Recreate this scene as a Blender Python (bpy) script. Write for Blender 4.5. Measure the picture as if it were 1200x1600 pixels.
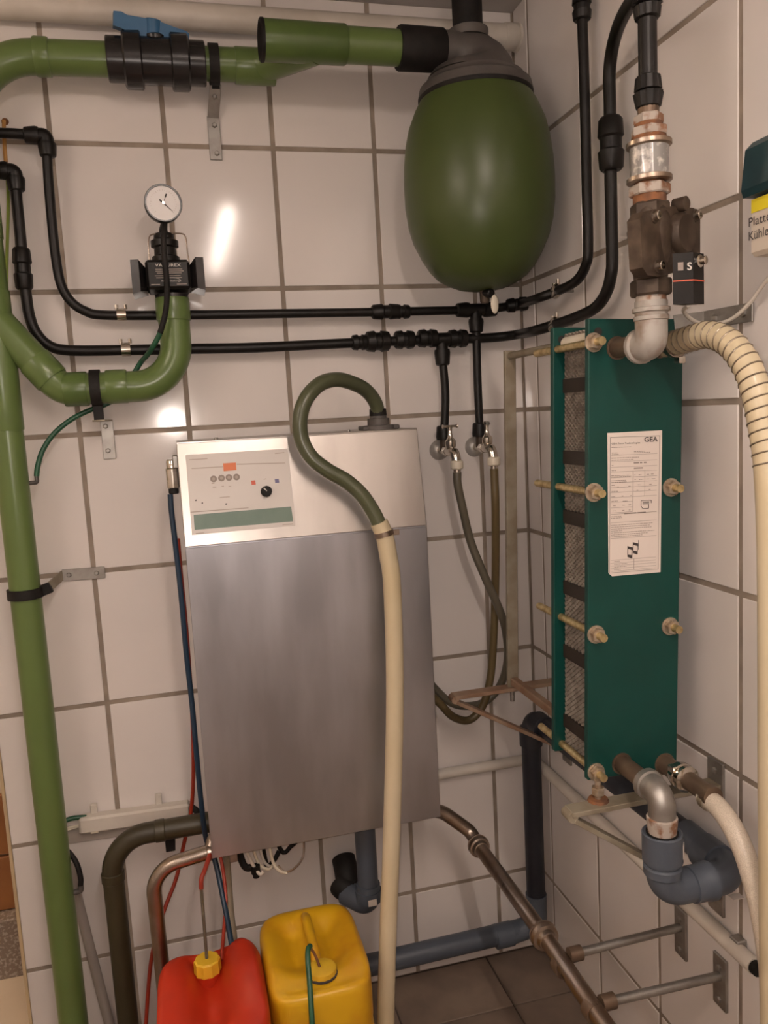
import bpy, math, random
from mathutils import Vector, Matrix
random.seed(7)
V = Vector
PI = math.pi
for o in list(bpy.data.objects): bpy.data.objects.remove(o)
SC = bpy.context.scene
COL = SC.collection

# ------------------------------------------------------------------ camera
F = 1255.046
CAM = V((-0.9079, -2.0111, 1.5656))
ROT = Matrix(((0.96689943, 0.08314296, -0.24123170), (-0.24928433, 0.10612830, -0.96259758), (-0.05443170, 0.99087034, 0.12334163)))
cd = bpy.data.cameras.new('camera'); cam = bpy.data.objects.new('camera', cd); COL.objects.link(cam)
cam.matrix_world = Matrix.Translation(CAM) @ ROT.to_4x4()
cd.sensor_fit = 'VERTICAL'; cd.sensor_height = 36; cd.lens = F*36/1600; cd.clip_start = 0.05
SC.camera = cam

# ------------------------------------------------------------------ world, exposure
w = bpy.data.worlds.new('world'); SC.world = w; w.use_nodes = True
w.node_tree.nodes['Background'].inputs[0].default_value = (1, .85, .7, 1)
w.node_tree.nodes['Background'].inputs[1].default_value = 0.12
vs = SC.view_settings
vs.view_transform = 'Standard'; vs.look = 'None'; vs.exposure = 0.15; vs.gamma = 1; vs.use_curve_mapping = False
LAMP_L = 160.0         # radiance of the middle ceiling tube
FILL_L = 62.0         # radiance of the added fill tube by the left wall
LAMP_C = (1, .835, .735)
LED_W = 19.0            # phone light beside the lens
LED_C = (1, .87, .79)

def ray(u, v): return ROT @ V(((u-600)/F, (800-v)/F, -1))
def plane(u, v, p0, n):
    d = ray(u, v); t = (p0-CAM).dot(n)/d.dot(n); return CAM+d*t
def B(u, v, off=0.): return plane(u, v, V((0, -off, 0)), V((0, 1, 0)))      # plane parallel to back wall
def S(u, v, off=0.): return plane(u, v, V((-off, 0, 0)), V((1, 0, 0)))      # plane parallel to right wall
def G(u, v, z): return plane(u, v, V((0, 0, z)), V((0, 0, 1)))              # horizontal plane
def rad(p, px): return px/2*(-(ROT.transposed() @ (p-CAM)).z)/F

# ------------------------------------------------------------------ materials
MATS = {}
def mat(name, col, rough=.5, metal=0., col2=None, scale=8., stretch=None, bump=0., lo=.4, hi=.62, trans=0., spec=.5, rvar=0., detail=4, rand=0., coat=0.):
    if name in MATS: return MATS[name]
    m = bpy.data.materials.new(name); m.use_nodes = True; MATS[name] = m
    nt = m.node_tree; N = nt.nodes; L = nt.links; b = N['Principled BSDF']
    b.inputs['Base Color'].default_value = (*col, 1); b.inputs['Roughness'].default_value = rough
    b.inputs['Metallic'].default_value = metal; b.inputs['Transmission Weight'].default_value = trans
    b.inputs['Specular IOR Level'].default_value = spec; b.inputs['Coat Weight'].default_value = coat
    if col2 or bump or rvar:
        tc = N.new('ShaderNodeTexCoord'); mp = N.new('ShaderNodeMapping'); nz = N.new('ShaderNodeTexNoise')
        L.new(tc.outputs['Object'], mp.inputs[0]); L.new(mp.outputs[0], nz.inputs['Vector'])
        if stretch: mp.inputs['Scale'].default_value = stretch
        nz.inputs['Scale'].default_value = scale; nz.inputs['Detail'].default_value = detail
        if col2:
            r = N.new('ShaderNodeValToRGB'); r.color_ramp.elements[0].position = lo; r.color_ramp.elements[1].position = hi
            r.color_ramp.elements[0].color = (*col, 1); r.color_ramp.elements[1].color = (*col2, 1)
            L.new(nz.outputs['Fac'], r.inputs[0]); out = r.outputs[0]
            if rand:
                oi = N.new('ShaderNodeObjectInfo'); hs = N.new('ShaderNodeHueSaturation'); mr = N.new('ShaderNodeMapRange')
                mr.inputs[3].default_value = 1-rand; mr.inputs[4].default_value = 1+rand
                L.new(oi.outputs['Random'], mr.inputs[0]); L.new(mr.outputs[0], hs.inputs['Value']); L.new(out, hs.inputs['Color']); out = hs.outputs[0]
            L.new(out, b.inputs['Base Color'])
        if rvar:
            mr = N.new('ShaderNodeMapRange'); mr.inputs[1].default_value = .3; mr.inputs[2].default_value = .7
            mr.inputs[3].default_value = rough-rvar; mr.inputs[4].default_value = rough+rvar
            L.new(nz.outputs['Fac'], mr.inputs[0]); L.new(mr.outputs[0], b.inputs['Roughness'])
        if bump:
            bp = N.new('ShaderNodeBump'); bp.inputs['Strength'].default_value = bump; bp.inputs['Distance'].default_value = .002
            L.new(nz.outputs['Fac'], bp.inputs['Height']); L.new(bp.outputs[0], b.inputs['Normal'])
    return m
def emis(name, col, s):
    m = bpy.data.materials.new(name); m.use_nodes = True; b = m.node_tree.nodes['Principled BSDF']
    b.inputs['Emission Color'].default_value = (*col, 1); b.inputs['Emission Strength'].default_value = s; return m

mat('tile', (.72, .675, .645), .11, spec=.4, col2=(.75, .70, .665), scale=3, rand=.03, bump=.02)
mat('grout', (.25, .205, .165), .9, col2=(.34, .28, .225), scale=14, bump=.3)
mat('floor_tile', (.17, .125, .095), .45, col2=(.22, .165, .125), scale=9, bump=.1, rand=.12)
mat('floor_grout', (.10, .075, .06), .9, col2=(.13, .1, .08), scale=20)
mat('ceiling', (.52, .49, .465), .6, col2=(.46, .43, .41), scale=5)
mat('white_plastic', (.66, .61, .54), .4, col2=(.58, .53, .46), scale=10)
mat('ivory', (.72, .66, .54), .4, col2=(.66, .59, .47), scale=12)
mat('green_pvc', (.116, .175, .051), .28, col2=(.109, .165, .048), scale=9, lo=.3, hi=.7)
mat('green_joint', (.09, .145, .036), .32, col2=(.076, .124, .032), scale=9)
mat('green_tank', (.047, .070, .014), .40, col2=(.055, .080, .018), scale=5, rvar=.06, bump=.02)
mat('grey_head', (.075, .066, .060), .55, col2=(.098, .086, .078), scale=12)
mat('black_pe', (.006, .005, .0045), .42, col2=(.010, .0085, .0075), scale=30, spec=.3)
mat('black_rubber', (.007, .006, .0055), .65, spec=.3, col2=(.012, .010, .009), scale=30, bump=.1)
mat('dark_pvc', (.016, .0145, .0145), .25, col2=(.022, .0195, .0195), scale=14, spec=.4)
mat('blue_plastic', (.025, .115, .24), .42, col2=(.035, .13, .26), scale=12)
mat('stainless', (.44, .45, .49), .36, 1., col2=(.54, .55, .595), scale=2., stretch=(5, 5, 1.2), rvar=.05, detail=8)
mat('stainless_top', (.40, .37, .345), .32, 1., col2=(.46, .43, .40), scale=2., stretch=(5, 5, 1.2), rvar=.04, detail=8)
mat('stain_pipe', (.42, .36, .31), .32, 1., col2=(.33, .25, .19), scale=12, rvar=.08)
mat('chrome', (.70, .66, .60), .18, 1., col2=(.52, .46, .38), scale=40)
mat('galv', (.40, .385, .36), .45, .85, col2=(.30, .28, .255), scale=25, bump=.1)
mat('galv_white', (.40, .375, .34), .6, .25, col2=(.26, .19, .14), scale=30, lo=.44, hi=.70, bump=.3)
mat('sight', (.26, .25, .235), .3, .1, col2=(.62, .59, .55), scale=70, lo=.52, hi=.66, coat=.3, detail=6)
mat('lime', (.44, .385, .335), .75, .1, col2=(.24, .12, .065), scale=45, lo=.46, hi=.60, bump=.6)
mat('rust', (.23, .095, .038), .85, .0, col2=(.12, .055, .03), scale=40, bump=.4)
mat('bronze', (.050, .033, .022), .55, .35, col2=(.135, .098, .07), scale=24, lo=.42, hi=.75, bump=.25)
mat('brown_pipe', (.19, .13, .088), .45, .5, col2=(.12, .08, .054), scale=16)
mat('steel_bar', (.27, .225, .16), .55, .35, col2=(.36, .32, .245), scale=18, bump=.1)
mat('rust_bar', (.27, .16, .10), .6, .3, col2=(.36, .255, .18), scale=16, bump=.15)
mat('yellow_zinc', (.62, .50, .27), .38, .7, col2=(.40, .29, .13), scale=70)
mat('zinc_nut', (.52, .45, .36), .4, .7, col2=(.34, .25, .17), scale=70)
mat('ex_green', (.0028, .044, .035), .42, spec=.35, col2=(.0035, .051, .041), scale=7, bump=.03)
mat('pack', (.40, .34, .28), .45, .2, col2=(.26, .215, .175), scale=60)
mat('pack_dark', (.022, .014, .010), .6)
mat('hose_green', (.070, .078, .040), .30, col2=(.090, .098, .054), scale=5)
mat('hose_cream', (.63, .54, .37), .42, col2=(.57, .475, .30), scale=4, coat=.2)
mat('hose_clear', (.42, .33, .22), .22, col2=(.50, .40, .27), scale=5, coat=.3)
mat('hose_olive', (.105, .075, .03), .4, col2=(.13, .095, .04), scale=8)
mat('hose_grey', (.10, .088, .062), .42, col2=(.12, .105, .075), scale=8)
mat('olive_pipe', (.045, .037, .017), .45, col2=(.034, .027, .012), scale=6)
mat('ht_grey', (.082, .098, .124), .38, col2=(.068, .082, .105), scale=7)
mat('ht_dark', (.012, .0145, .023), .45, col2=(.018, .021, .030), scale=8)
mat('red_plastic', (.50, .028, .006), .45, col2=(.42, .024, .005), scale=6, bump=.06)
mat('yellow_plastic', (.70, .40, .011), .38, col2=(.52, .21, .008), scale=7, lo=.45, hi=.72, bump=.04)
mat('yellow_cap', (.78, .50, .03), .4, col2=(.70, .42, .03), scale=9)
mat('red_tube', (.34, .034, .014), .4, col2=(.27, .026, .011), scale=9)
mat('blue_tube', (.009, .028, .055), .4, col2=(.011, .033, .065), scale=9)
mat('green_tube', (.012, .075, .035), .4, col2=(.016, .09, .045), scale=9)
mat('yg_cable', (.25, .32, .04), .5, col2=(.20, .27, .03), scale=9)
mat('orange_cable', (.50, .25, .06), .55, col2=(.40, .19, .05), scale=9)
mat('paper', (.74, .66, .60), .6, col2=(.70, .62, .56), scale=5)
mat('panel_face', (.64, .60, .56), .35, col2=(.60, .56, .52), scale=4)
mat('panel_green', (.10, .165, .125), .4, col2=(.125, .19, .145), scale=20)
mat('orange', (.66, .17, .05), .45); mat('red_mark', (.55, .10, .05), .5); mat('blue_mark', (.16, .15, .28), .5)
mat('ink', (.05, .04, .04), .7); mat('soft_ink', (.30, .25, .22), .7); mat('faint_ink', (.42, .36, .31), .7)
mat('white_ink', (.62, .58, .54), .6); mat('dial', (.70, .67, .65), .3); mat('yellow_tape', (.80, .66, .03), .5)
mat('switch_green', (.008, .03, .038), .4, col2=(.016, .055, .065), scale=9)
mat('switch_white', (.68, .60, .50), .45, col2=(.64, .56, .46), scale=9)
mat('wood_brown', (.36, .15, .045), .5, col2=(.28, .11, .035), scale=5, bump=.1)
mat('matt_metal', (.46, .44, .41), .4, .35, col2=(.38, .36, .33), scale=30)
mat('wire_dark', (.30, .25, .19), .35, .8)
mat('grey_plastic', (.40, .36, .32), .45, col2=(.36, .32, .285), scale=8)
mat('terrazzo', (.23, .18, .145), .55, col2=(.42, .36, .31), scale=110, lo=.5, hi=.6)
mat('cream_paint', (.66, .55, .42), .6, col2=(.60, .50, .38), scale=4)
mat('white_wall', (.74, .70, .66), .3, col2=(.70, .66, .62), scale=4)
mat('trim_strip', (.56, .43, .26), .5, col2=(.48, .36, .22), scale=8)
mat('lamp_body', (.7, .7, .68), .4)

# ------------------------------------------------------------------ mesh helpers
class M:
    def __init__(s): s.v = []; s.f = []
    def _ring_faces(s, a, b, n):
        for i in range(n):
            j = (i+1) % n; s.f.append((a+i, a+j, b+j, b+i))
    def tube(s, path, r, seg=14, caps=True):
        P = [V(p) for p in path]; n = len(P)
        R = list(r) if isinstance(r, (list, tuple)) else [r]*n
        T = []
        for i in range(n):
            t = P[min(i+1, n-1)]-P[max(i-1, 0)]; T.append(t.normalized() if t.length > 1e-9 else V((0, 0, 1)))
        up = V((0, 0, 1)) if abs(T[0].z) < .9 else V((1, 0, 0))
        x = T[0].cross(up).normalized(); base = len(s.v)
        for i in range(n):
            x = (x-T[i]*x.dot(T[i])).normalized(); y = T[i].cross(x)
            for k in range(seg):
                a = 2*PI*k/seg; s.v.append(P[i]+(x*math.cos(a)+y*math.sin(a))*R[i])
        for i in range(n-1): s._ring_faces(base+i*seg, base+(i+1)*seg, seg)
        if caps:
            s.f.append(tuple(base+k for k in reversed(range(seg)))); s.f.append(tuple(base+(n-1)*seg+k for k in range(seg)))
        return s
    def lathe(s, o, ax, prof, seg=24, rib=0., xdir=None, ph=0.):
        # profile: (distance along axis, radius)
        o = V(o); ax = V(ax).normalized(); up = V(xdir) if xdir else (V((0, 0, 1)) if abs(ax.z) < .9 else V((1, 0, 0)))
        x = (up-ax*up.dot(ax)).normalized(); y = ax.cross(x); base = len(s.v)
        for (d, r) in prof:
            for k in range(seg):
                a = 2*PI*k/seg+ph; rr = r*(1-rib*(k % 2)); s.v.append(o+ax*d+(x*math.cos(a)+y*math.sin(a))*max(rr, 1e-5))
        for i in range(len(prof)-1): s._ring_faces(base+i*seg, base+(i+1)*seg, seg)
        s.f.append(tuple(base+k for k in reversed(range(seg)))); s.f.append(tuple(base+(len(prof)-1)*seg+k for k in range(seg)))
        return s
    def box(s, c, hx, hy, hz, ex=V((1, 0, 0)), ey=V((0, 1, 0)), ez=V((0, 0, 1)), ch=0.):
        # chamfered box: centre, half sizes, axes
        c = V(c); base = len(s.v)
        if ch <= 0:
            for a in (-1, 1):
                for b in (-1, 1):
                    for d in (-1, 1): s.v.append(c+ex*hx*a+ey*hy*b+ez*hz*d)
            for q in ((0, 1, 3, 2), (4, 6, 7, 5), (0, 4, 5, 1), (2, 3, 7, 6), (0, 2, 6, 4), (1, 5, 7, 3)): s.f.append(tuple(base+i for i in q))
            return s
        idx = {}
        for a in (-1, 1):
            for b in (-1, 1):
                for d in (-1, 1):
                    for k in range(3):
                        h = [hx-ch, hy-ch, hz-ch]; h[k] += ch
                        idx[(a, b, d, k)] = len(s.v); s.v.append(c+ex*h[0]*a+ey*h[1]*b+ez*h[2]*d)
        S4 = ((-1, -1), (1, -1), (1, 1), (-1, 1))
        for a in (-1, 1):
            q = [idx[(a, p, r, 0)] for p, r in S4]; s.f.append(tuple(q if a > 0 else q[::-1]))
            q = [idx[(p, a, r, 1)] for p, r in S4]; s.f.append(tuple(q[::-1] if a > 0 else q))
            q = [idx[(p, r, a, 2)] for p, r in S4]; s.f.append(tuple(q if a > 0 else q[::-1]))
        for a in (-1, 1):
            for b in (-1, 1):
                s.f.append((idx[(a, b, -1, 0)], idx[(a, b, -1, 1)], idx[(a, b, 1, 1)], idx[(a, b, 1, 0)]))
                s.f.append((idx[(a, -1, b, 0)], idx[(a, -1, b, 2)], idx[(a, 1, b, 2)], idx[(a, 1, b, 0)]))
                s.f.append((idx[(-1, a, b, 1)], idx[(-1, a, b, 2)], idx[(1, a, b, 2)], idx[(1, a, b, 1)]))
                for d in (-1, 1): s.f.append((idx[(a, b, d, 0)], idx[(a, b, d, 1)], idx[(a, b, d, 2)]))
        return s
    def bar(s, p, q, w, t, side, ch=.0008):
        # flat bar from p to q, width w along 'side', thickness t
        p = V(p); q = V(q); d = (q-p); L = d.length; d.normalize(); side = V(side); side = (side-d*side.dot(d)).normalized(); n = d.cross(side)
        return s.box((p+q)/2, L/2, w/2, t/2, d, side, n, ch)
    def poly(s, pts, thick, n):
        # prism from a planar outline; n points out of the front face
        n = V(n).normalized(); P = [V(p) for p in pts]; k = len(P); base = len(s.v)
        s.v += P+[p-n*thick for p in P]
        s.f.append(tuple(base+i for i in range(k))); s.f.append(tuple(base+k+i for i in reversed(range(k))))
        for i in range(k):
            j = (i+1) % k; s.f.append((base+i, base+k+i, base+k+j, base+j))
        return s
    def sphere(s, c, r, seg=14, rings=8, sx=1, sy=1, sz=1):
        c = V(c); base = len(s.v)
        for i in range(rings+1):
            a = PI*i/rings-PI/2
            for k in range(seg):
                b = 2*PI*k/seg; s.v.append(c+V((math.cos(a)*math.cos(b)*r*sx, math.cos(a)*math.sin(b)*r*sy, math.sin(a)*r*sz)))
        for i in range(rings): s._ring_faces(base+i*seg, base+(i+1)*seg, seg)
        return s
    def obj(s, name, m, parent=None, smooth=38, bevel=0., origin=None):
        import bmesh
        lo = V([min(v[i] for v in s.v) for i in range(3)]); hi = V([max(v[i] for v in s.v) for i in range(3)])
        org = V(origin) if origin else V(((lo.x+hi.x)/2, (lo.y+hi.y)/2, lo.z))
        me = bpy.data.meshes.new(name); me.from_pydata([tuple(v-org) for v in s.v], [], s.f)
        bm = bmesh.new(); bm.from_mesh(me); bmesh.ops.remove_doubles(bm, verts=bm.verts, dist=1e-6)
        bmesh.ops.recalc_face_normals(bm, faces=bm.faces); bm.to_mesh(me); bm.free()
        if smooth:
            me.polygons.foreach_set('use_smooth', [True]*len(me.polygons)); me.set_sharp_from_angle(angle=math.radians(smooth))
        me.materials.append(MATS[m] if isinstance(m, str) else m)
        o = bpy.data.objects.new(name, me); COL.objects.link(o)
        if parent: o.parent = parent; o.location = org-wloc(parent)
        else: o.location = org
        return o
def wloc(o):
    l = V((0, 0, 0))
    while o: l += o.location; o = o.parent
    return l
def thing(name, loc, label, cat, group=None):
    o = bpy.data.objects.new(name, None); COL.objects.link(o); o.location = V(loc); o.empty_display_size = .05
    return tag(o, label, cat, group)
def tag(o, label, cat=None, group=None):
    o['label'] = label
    if cat: o['category'] = cat
    if group: o['group'] = group
    return o
def lab(o, t): o['label'] = t; return o
def struct(o): o['kind'] = 'structure'; return o
def spline(pts, n=8):
    P = [V(p) for p in pts]; out = []
    for i in range(len(P)-1):
        p1, p2 = P[i], P[i+1]; p0 = P[i-1] if i > 0 else p1*2-p2; p3 = P[i+2] if i+2 < len(P) else p2*2-p1
        for k in range(n):
            t = k/n; out.append(.5*((2*p1)+(p2-p0)*t+(2*p0-5*p1+4*p2-p3)*t*t+(3*p1-p0-3*p2+p3)*t**3))
    out.append(P[-1]); return out
def fillet(pts, r, n=8):
    P = [V(p) for p in pts]; out = [P[0]]
    for i in range(1, len(P)-1):
        ri = r[i-1] if isinstance(r, (list, tuple)) else r
        a = (P[i-1]-P[i]).normalized(); b = (P[i+1]-P[i]).normalized(); ang = a.angle(b)
        if ang > 3.1 or ri <= 0: out.append(P[i]); continue
        t = min(ri/math.tan(ang/2), .49*(P[i-1]-P[i]).length, .49*(P[i+1]-P[i]).length); rr = t*math.tan(ang/2)
        c = P[i]+(a+b).normalized()*(rr/math.sin(ang/2)); s0 = P[i]+a*t-c; s1 = P[i]+b*t-c
        for k in range(n+1): out.append(c+s0.normalized().slerp(s1.normalized(), k/n)*rr)
    out.append(P[-1]); return out
def text(txt, o, ex, ey, h, m, name, parent, width=None, thick=.0004, bold=0.):
    # lettering lying in the plane (ex, ey), lower-left corner at o, cap height h
    cu = bpy.data.curves.new('t', 'FONT'); cu.body = txt; cu.size = 1; cu.offset = bold
    t = bpy.data.objects.new('t', cu); COL.objects.link(t); dg = bpy.context.evaluated_depsgraph_get()
    me = bpy.data.meshes.new_from_object(t.evaluated_get(dg)); bpy.data.objects.remove(t)
    xs = [v.co.x for v in me.vertices]; ys = [v.co.y for v in me.vertices]
    x0, x1 = min(xs), max(xs); sy = h/.7; sx = (width/(x1-x0)) if width else sy
    ex = V(ex).normalized(); ey = V(ey).normalized(); nn = ex.cross(ey); o = V(o); org = wloc(parent)
    for v in me.vertices: v.co = ex*((v.co.x-x0)*sx)+ey*(v.co.y*sy)+nn*thick
    me.materials.clear(); me.materials.append(MATS[m]); me.name = name
    ob = bpy.data.objects.new(name, me); COL.objects.link(ob); ob.parent = parent; ob.location = o-org
    return ob
def hexnut(mb, o, ax, L, r, ph=0.):
    return mb.lathe(o, ax, [(0, r*.93), (L*.12, r), (L*.88, r), (L, r*.93)], 6, ph=ph)
def coupling(o, ax, L, r, parent, m='black_pe', name='coupling'):
    # plastic clamp fitting: two ribbed nuts around a slimmer body, centred on o
    ax = V(ax).normalized(); mb = M()
    mb.lathe(V(o)-ax*L/2, ax, [(0, r*1.35), (L*.05, r*1.65), (L*.36, r*1.8), (L*.40, r*1.5), (L*.60, r*1.5), (L*.64, r*1.8), (L*.95, r*1.65), (L, r*1.35)], 24, rib=.05)
    return mb.obj(name, m, parent)
def nut(o, ax, L, r, parent, m='black_pe', name='clamp_nut'):
    ax = V(ax).normalized(); mb = M()
    mb.lathe(V(o)-ax*L/2, ax, [(0, r*1.3), (L*.08, r*1.6), (L*.8, r*1.82), (L, r*1.72)], 24, rib=.05)
    return mb.obj(name, m, parent)

# ================================================================== THE ROOM
ZC = 2.55; YR = -4.2; XL = -2.4
J = .011
HZ = [2.53322-.327241*j for j in range(9)]
VX = [-1.37779+.25*k for k in range(6)]
RY = [-(.08614+.25661*k) for k in range(17)]
wall_back = struct(M().box(((VX[0]+.12)/2, .0625, ZC/2), (.12-VX[0])/2, .06, ZC/2).obj('wall_back', 'grout', smooth=0, origin=(-.6, .0625, 0)))
wall_right = struct(M().box((.0625, (YR+.0025)/2, ZC/2), .06, (-YR+.0025)/2, ZC/2).obj('wall_right', 'grout', smooth=0, origin=(.0625, -2, 0)))
lab(wall_back, 'white glazed tile wall with wide grey-brown joints'); lab(wall_right, 'white glazed tile wall beside the plate heat exchanger')
_tm = {}
def tile(parent, a0, a1, z0, z1, side, thick=.008, m='tile', name='tile', lift=0.):
    w_, h_ = a1-a0, z1-z0
    if w_ < .01 or h_ < .01: return
    key = (round(w_, 4), round(h_, 4), side, m)
    if key not in _tm:
        mb = M()
        if side == 'b': mb.box((0, thick/2, 0), w_/2, thick/2, h_/2, ch=.0012)
        elif side == 'r': mb.box((thick/2, 0, 0), thick/2, w_/2, h_/2, ch=.0012)
        else: mb.box((0, 0, -thick/2), w_/2, h_/2, thick/2, ch=.0012)
        _tm[key] = mb.obj(name, m, None, smooth=0, origin=(0, 0, 0)); o = _tm[key]
    else:
        o = bpy.data.objects.new(name, _tm[key].data); COL.objects.link(o)
    c = V(((a0+a1)/2, -lift, (z0+z1)/2)) if side == 'b' else V((-lift, (a0+a1)/2, (z0+z1)/2)) if side == 'r' else V(((a0+a1)/2, (z0+z1)/2, lift))
    o.parent = parent; o.location = c-wloc(parent)
    o.rotation_euler = (random.uniform(-.0012, .0012), random.uniform(-.0012, .0012), random.uniform(-.0012, .0012))
for j in range(8):
    z1 = (HZ[j]-J/2) if j else ZC-.001; z0 = max(HZ[j+1]+J/2, .003)
    xs = VX+[-.003]
    for k in range(6): tile(wall_back, xs[k]+(J/2 if k else 0), xs[k+1]-(J/2 if k < 5 else 0), z0, z1, 'b')
    ys = [0]+RY
    for k in range(17): tile(wall_right, max(ys[k+1]+J/2, YR), ys[k]-(J/2 if k else .009), z0, z1, 'r')

floor = struct(M().box((-1.2, -2.05, -.055), 1.3, 2.65, .05).obj('floor', 'floor_grout', smooth=0, origin=(-1.2, -2, -.1)))
lab(floor, 'dark brown tiled floor')
fx = [-.02-.30*k for k in range(8)]; fy = [-.22-.30*k for k in range(9)]
fx = [0]+[-.175-.30*k for k in range(8)]; fy = [0]+[-.20-.30*k for k in range(12)]
for a in range(8):
    for b in range(12): tile(floor, fx[a+1]+.002, fx[a]-.002, fy[b+1]+.002, fy[b]-.002, 'f', thick=.008, m='floor_tile', name='floor_tile')
ceiling = struct(M().box((-1.2, -2.05, ZC+.05), 1.4, 2.7, .05).obj('ceiling', 'ceiling', smooth=0)); lab(ceiling, 'dull off-white ceiling')
struct(M().box((-1.2, YR-.05, ZC/2), 1.4, .05, ZC/2).obj('wall_rear', 'white_wall', smooth=0))
struct(M().box((XL-.05, -1.75, ZC/2), .05, 2.5, ZC/2).obj('wall_left', 'white_wall', smooth=0))
trim = struct(M().box((VX[0]-.004, .058, ZC/2), .004, .0605, ZC/2, ch=.001).obj('trim_1', 'trim_strip', smooth=0)); lab(trim, 'beige edge strip on the end of the tiled wall')
# recess beyond the end of the tiled wall: painted wall, two courses of brown tiles, terrazzo plinth, pale step
YB = .42
recess = struct(M().box((-1.85, YB+.05, ZC/2), .62, .05, ZC/2).obj('wall_recess', 'cream_paint', smooth=0, origin=(-1.85, YB+.05, 0)))
lab(recess, 'painted wall seen past the end of the tiled wall')
def zb(v): return B(10, v, -YB).z
za, zb1, zc_, zd = zb(1238), zb(1333), zb(1418), zb(1538)
for (z0, z1) in ((zb1+.003, za), (zc_, zb1-.003)):
    for k in range(2):
        x1 = VX[0]+.02-.42*k; M().box((x1-.21, YB-.006, (z0+z1)/2), .208, .008, (z1-z0)/2, ch=.003).obj('brown_tile', 'wood_brown', recess, smooth=0)
struct(M().box((-1.82, YB-.03, (zc_+zd)/2), .60, .035, (zc_-zd)/2-.002, ch=.004).obj('trim_2', 'terrazzo', smooth=0))['label'] = 'speckled terrazzo plinth below brown tiles'
lab(struct(M().box((-1.89, .18, zd/2), .506, .24, zd/2, ch=.004).obj('floor_passage', 'cream_paint', smooth=0)), 'pale step floor of the passage')

# ------------------------------------------------------------------ lamp on the ceiling (behind the camera) and phone light
def batten(lx, ly0, ly1, label, glow):
    lamp = thing('ceiling_lamp', (lx, (ly0+ly1)/2, ZC), label, 'lamp')
    M().box((lx, (ly0+ly1)/2, ZC-.02), .045, (ly0-ly1)/2, .02, ch=.004).obj('lamp_body', 'lamp_body', lamp, smooth=0)
    M().tube([(lx, ly0-.02, ZC-.058), (lx, ly1+.02, ZC-.058)], .013, 12).obj('fluorescent_tube', glow, lamp)
batten(-.60, -1.72, -3.2, 'fluorescent batten lamp in the middle of the ceiling', emis('tube_glow', LAMP_C, LAMP_L))
batten(-2.2, -1.4, -2.6, 'added fluorescent fill lamp on the ceiling beside the far left wall', emis('fill_tube_glow', LAMP_C, FILL_L))  # unseen extra tube, added to brighten the right wall and lower left
rl = thing('passage_lamp', (-1.62, .17, ZC), 'round ceiling lamp in the passage past the tiled wall', 'lamp')
M().lathe((-1.62, .17, ZC), (0, 0, -1), [(0, .10), (.02, .10), (.03, .09)], 24).obj('lamp_base', 'lamp_body', rl)
M().lathe((-1.62, .17, ZC-.03), (0, 0, -1), [(0, .085), (.03, .075), (.05, .04), (.055, .005)], 24).obj('lamp_globe', emis('globe_glow', (1, .74, .5), 130), rl)
pl = bpy.data.lights.new('phone_light', 'SPOT'); pl.spot_size = math.radians(105); pl.spot_blend = 1.0; pl.energy = LED_W; pl.color = LED_C; pl.shadow_soft_size = .012
po = bpy.data.objects.new('phone_light', pl); COL.objects.link(po); po.matrix_world = Matrix.Translation(CAM+ROT @ V((-.012, .012, 0))) @ ROT.to_4x4()

# ================================================================== WASHING UNIT (stainless cabinet)
MX0, MX1 = -.911, -.373; MZ0, MZB, MZT = .597, 1.303, 1.5235; MO, MT = .27, .23
unit = thing('washing_unit', ((MX0+MX1)/2, -.14, MZ0), 'stainless steel washing unit with sloped control panel hung on tiled wall', 'washing machine')
xs = V((1, 0, 0))
def prism_x(pts, x0, x1):
    mb = M(); k = len(pts)
    for x in (x0, x1):
        for (y, z) in pts: mb.v.append(V((x, -y, z)))
    mb.f = [tuple(range(k)), tuple(reversed(range(k, 2*k)))]+[(i, (i+1) % k, k+(i+1) % k, k+i) for i in range(k)]
    return mb
prism_x([(.022, MZ0+.004), (MO-.004, MZ0+.004), (MO-.004, MZB), (MT-.004, MZT-.002), (.022, MZT-.002)], MX0+.003, MX1-.003).obj('housing', 'stainless', unit, smooth=0)
M().box(((MX0+MX1)/2, -MO+.003, (MZ0+MZB)/2-.001), (MX1-MX0)/2, .003, (MZB-MZ0)/2-.001, ch=.0012).obj('front_door', 'stainless', unit, smooth=0)
PN = V((0, -(MZT-MZB), MO-MT)).normalized(); P0 = V((MX0, -MO, MZB)); PU = V((0, MO-MT, MZT-MZB)).normalized(); PH = math.hypot(MO-MT, MZT-MZB)
M().box(V(((MX0+MX1)/2, -(MO+MT)/2, (MZB+MZT)/2))-PN*.0025, (MX1-MX0)/2, PH/2-.0008, .003, xs, PU, PN, ch=.0012).obj('sloped_panel', 'stainless_top', unit, smooth=0)
for zs in (MZ0+.12, MZT-.12): M().box(((MX0+MX1)/2, -.0115, zs), (MX1-MX0)/2-.05, .0112, .02).obj('wall_rail', 'galv', unit, smooth=0)
M().box(((MX0+MX1)/2, -(MT+.022)/2, MZT), (MX1-MX0)/2, (MT-.022)/2, .002, ch=.0008).obj('top_plate', 'stainless_top', unit, smooth=0)
def T(u, v, lift=0.): return plane(u, v, P0+PN*lift, PN)
def pxquad(pts, lift, m, name, parent, f=None, thick=.0006): return M().poly([(f or T)(u, v, lift) for u, v in pts], thick, PN).obj(name, m, parent, smooth=0)
pan = pxquad([(300, 836), (462, 821), (450, 701), (290, 711)], .0022, 'panel_face', 'control_panel', unit, thick=.002)
lab(pan, 'pale grey control foil with orange display and rotary knob')
def zz(x, y): return (260+x/5.4545, 660+y/5.4545)
lab(pxquad([zz(240, 917), zz(1080, 843), zz(1063, 717), zz(232, 788)], .0026, 'panel_green', 'green_band', pan), 'dark green band under the panel')
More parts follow.
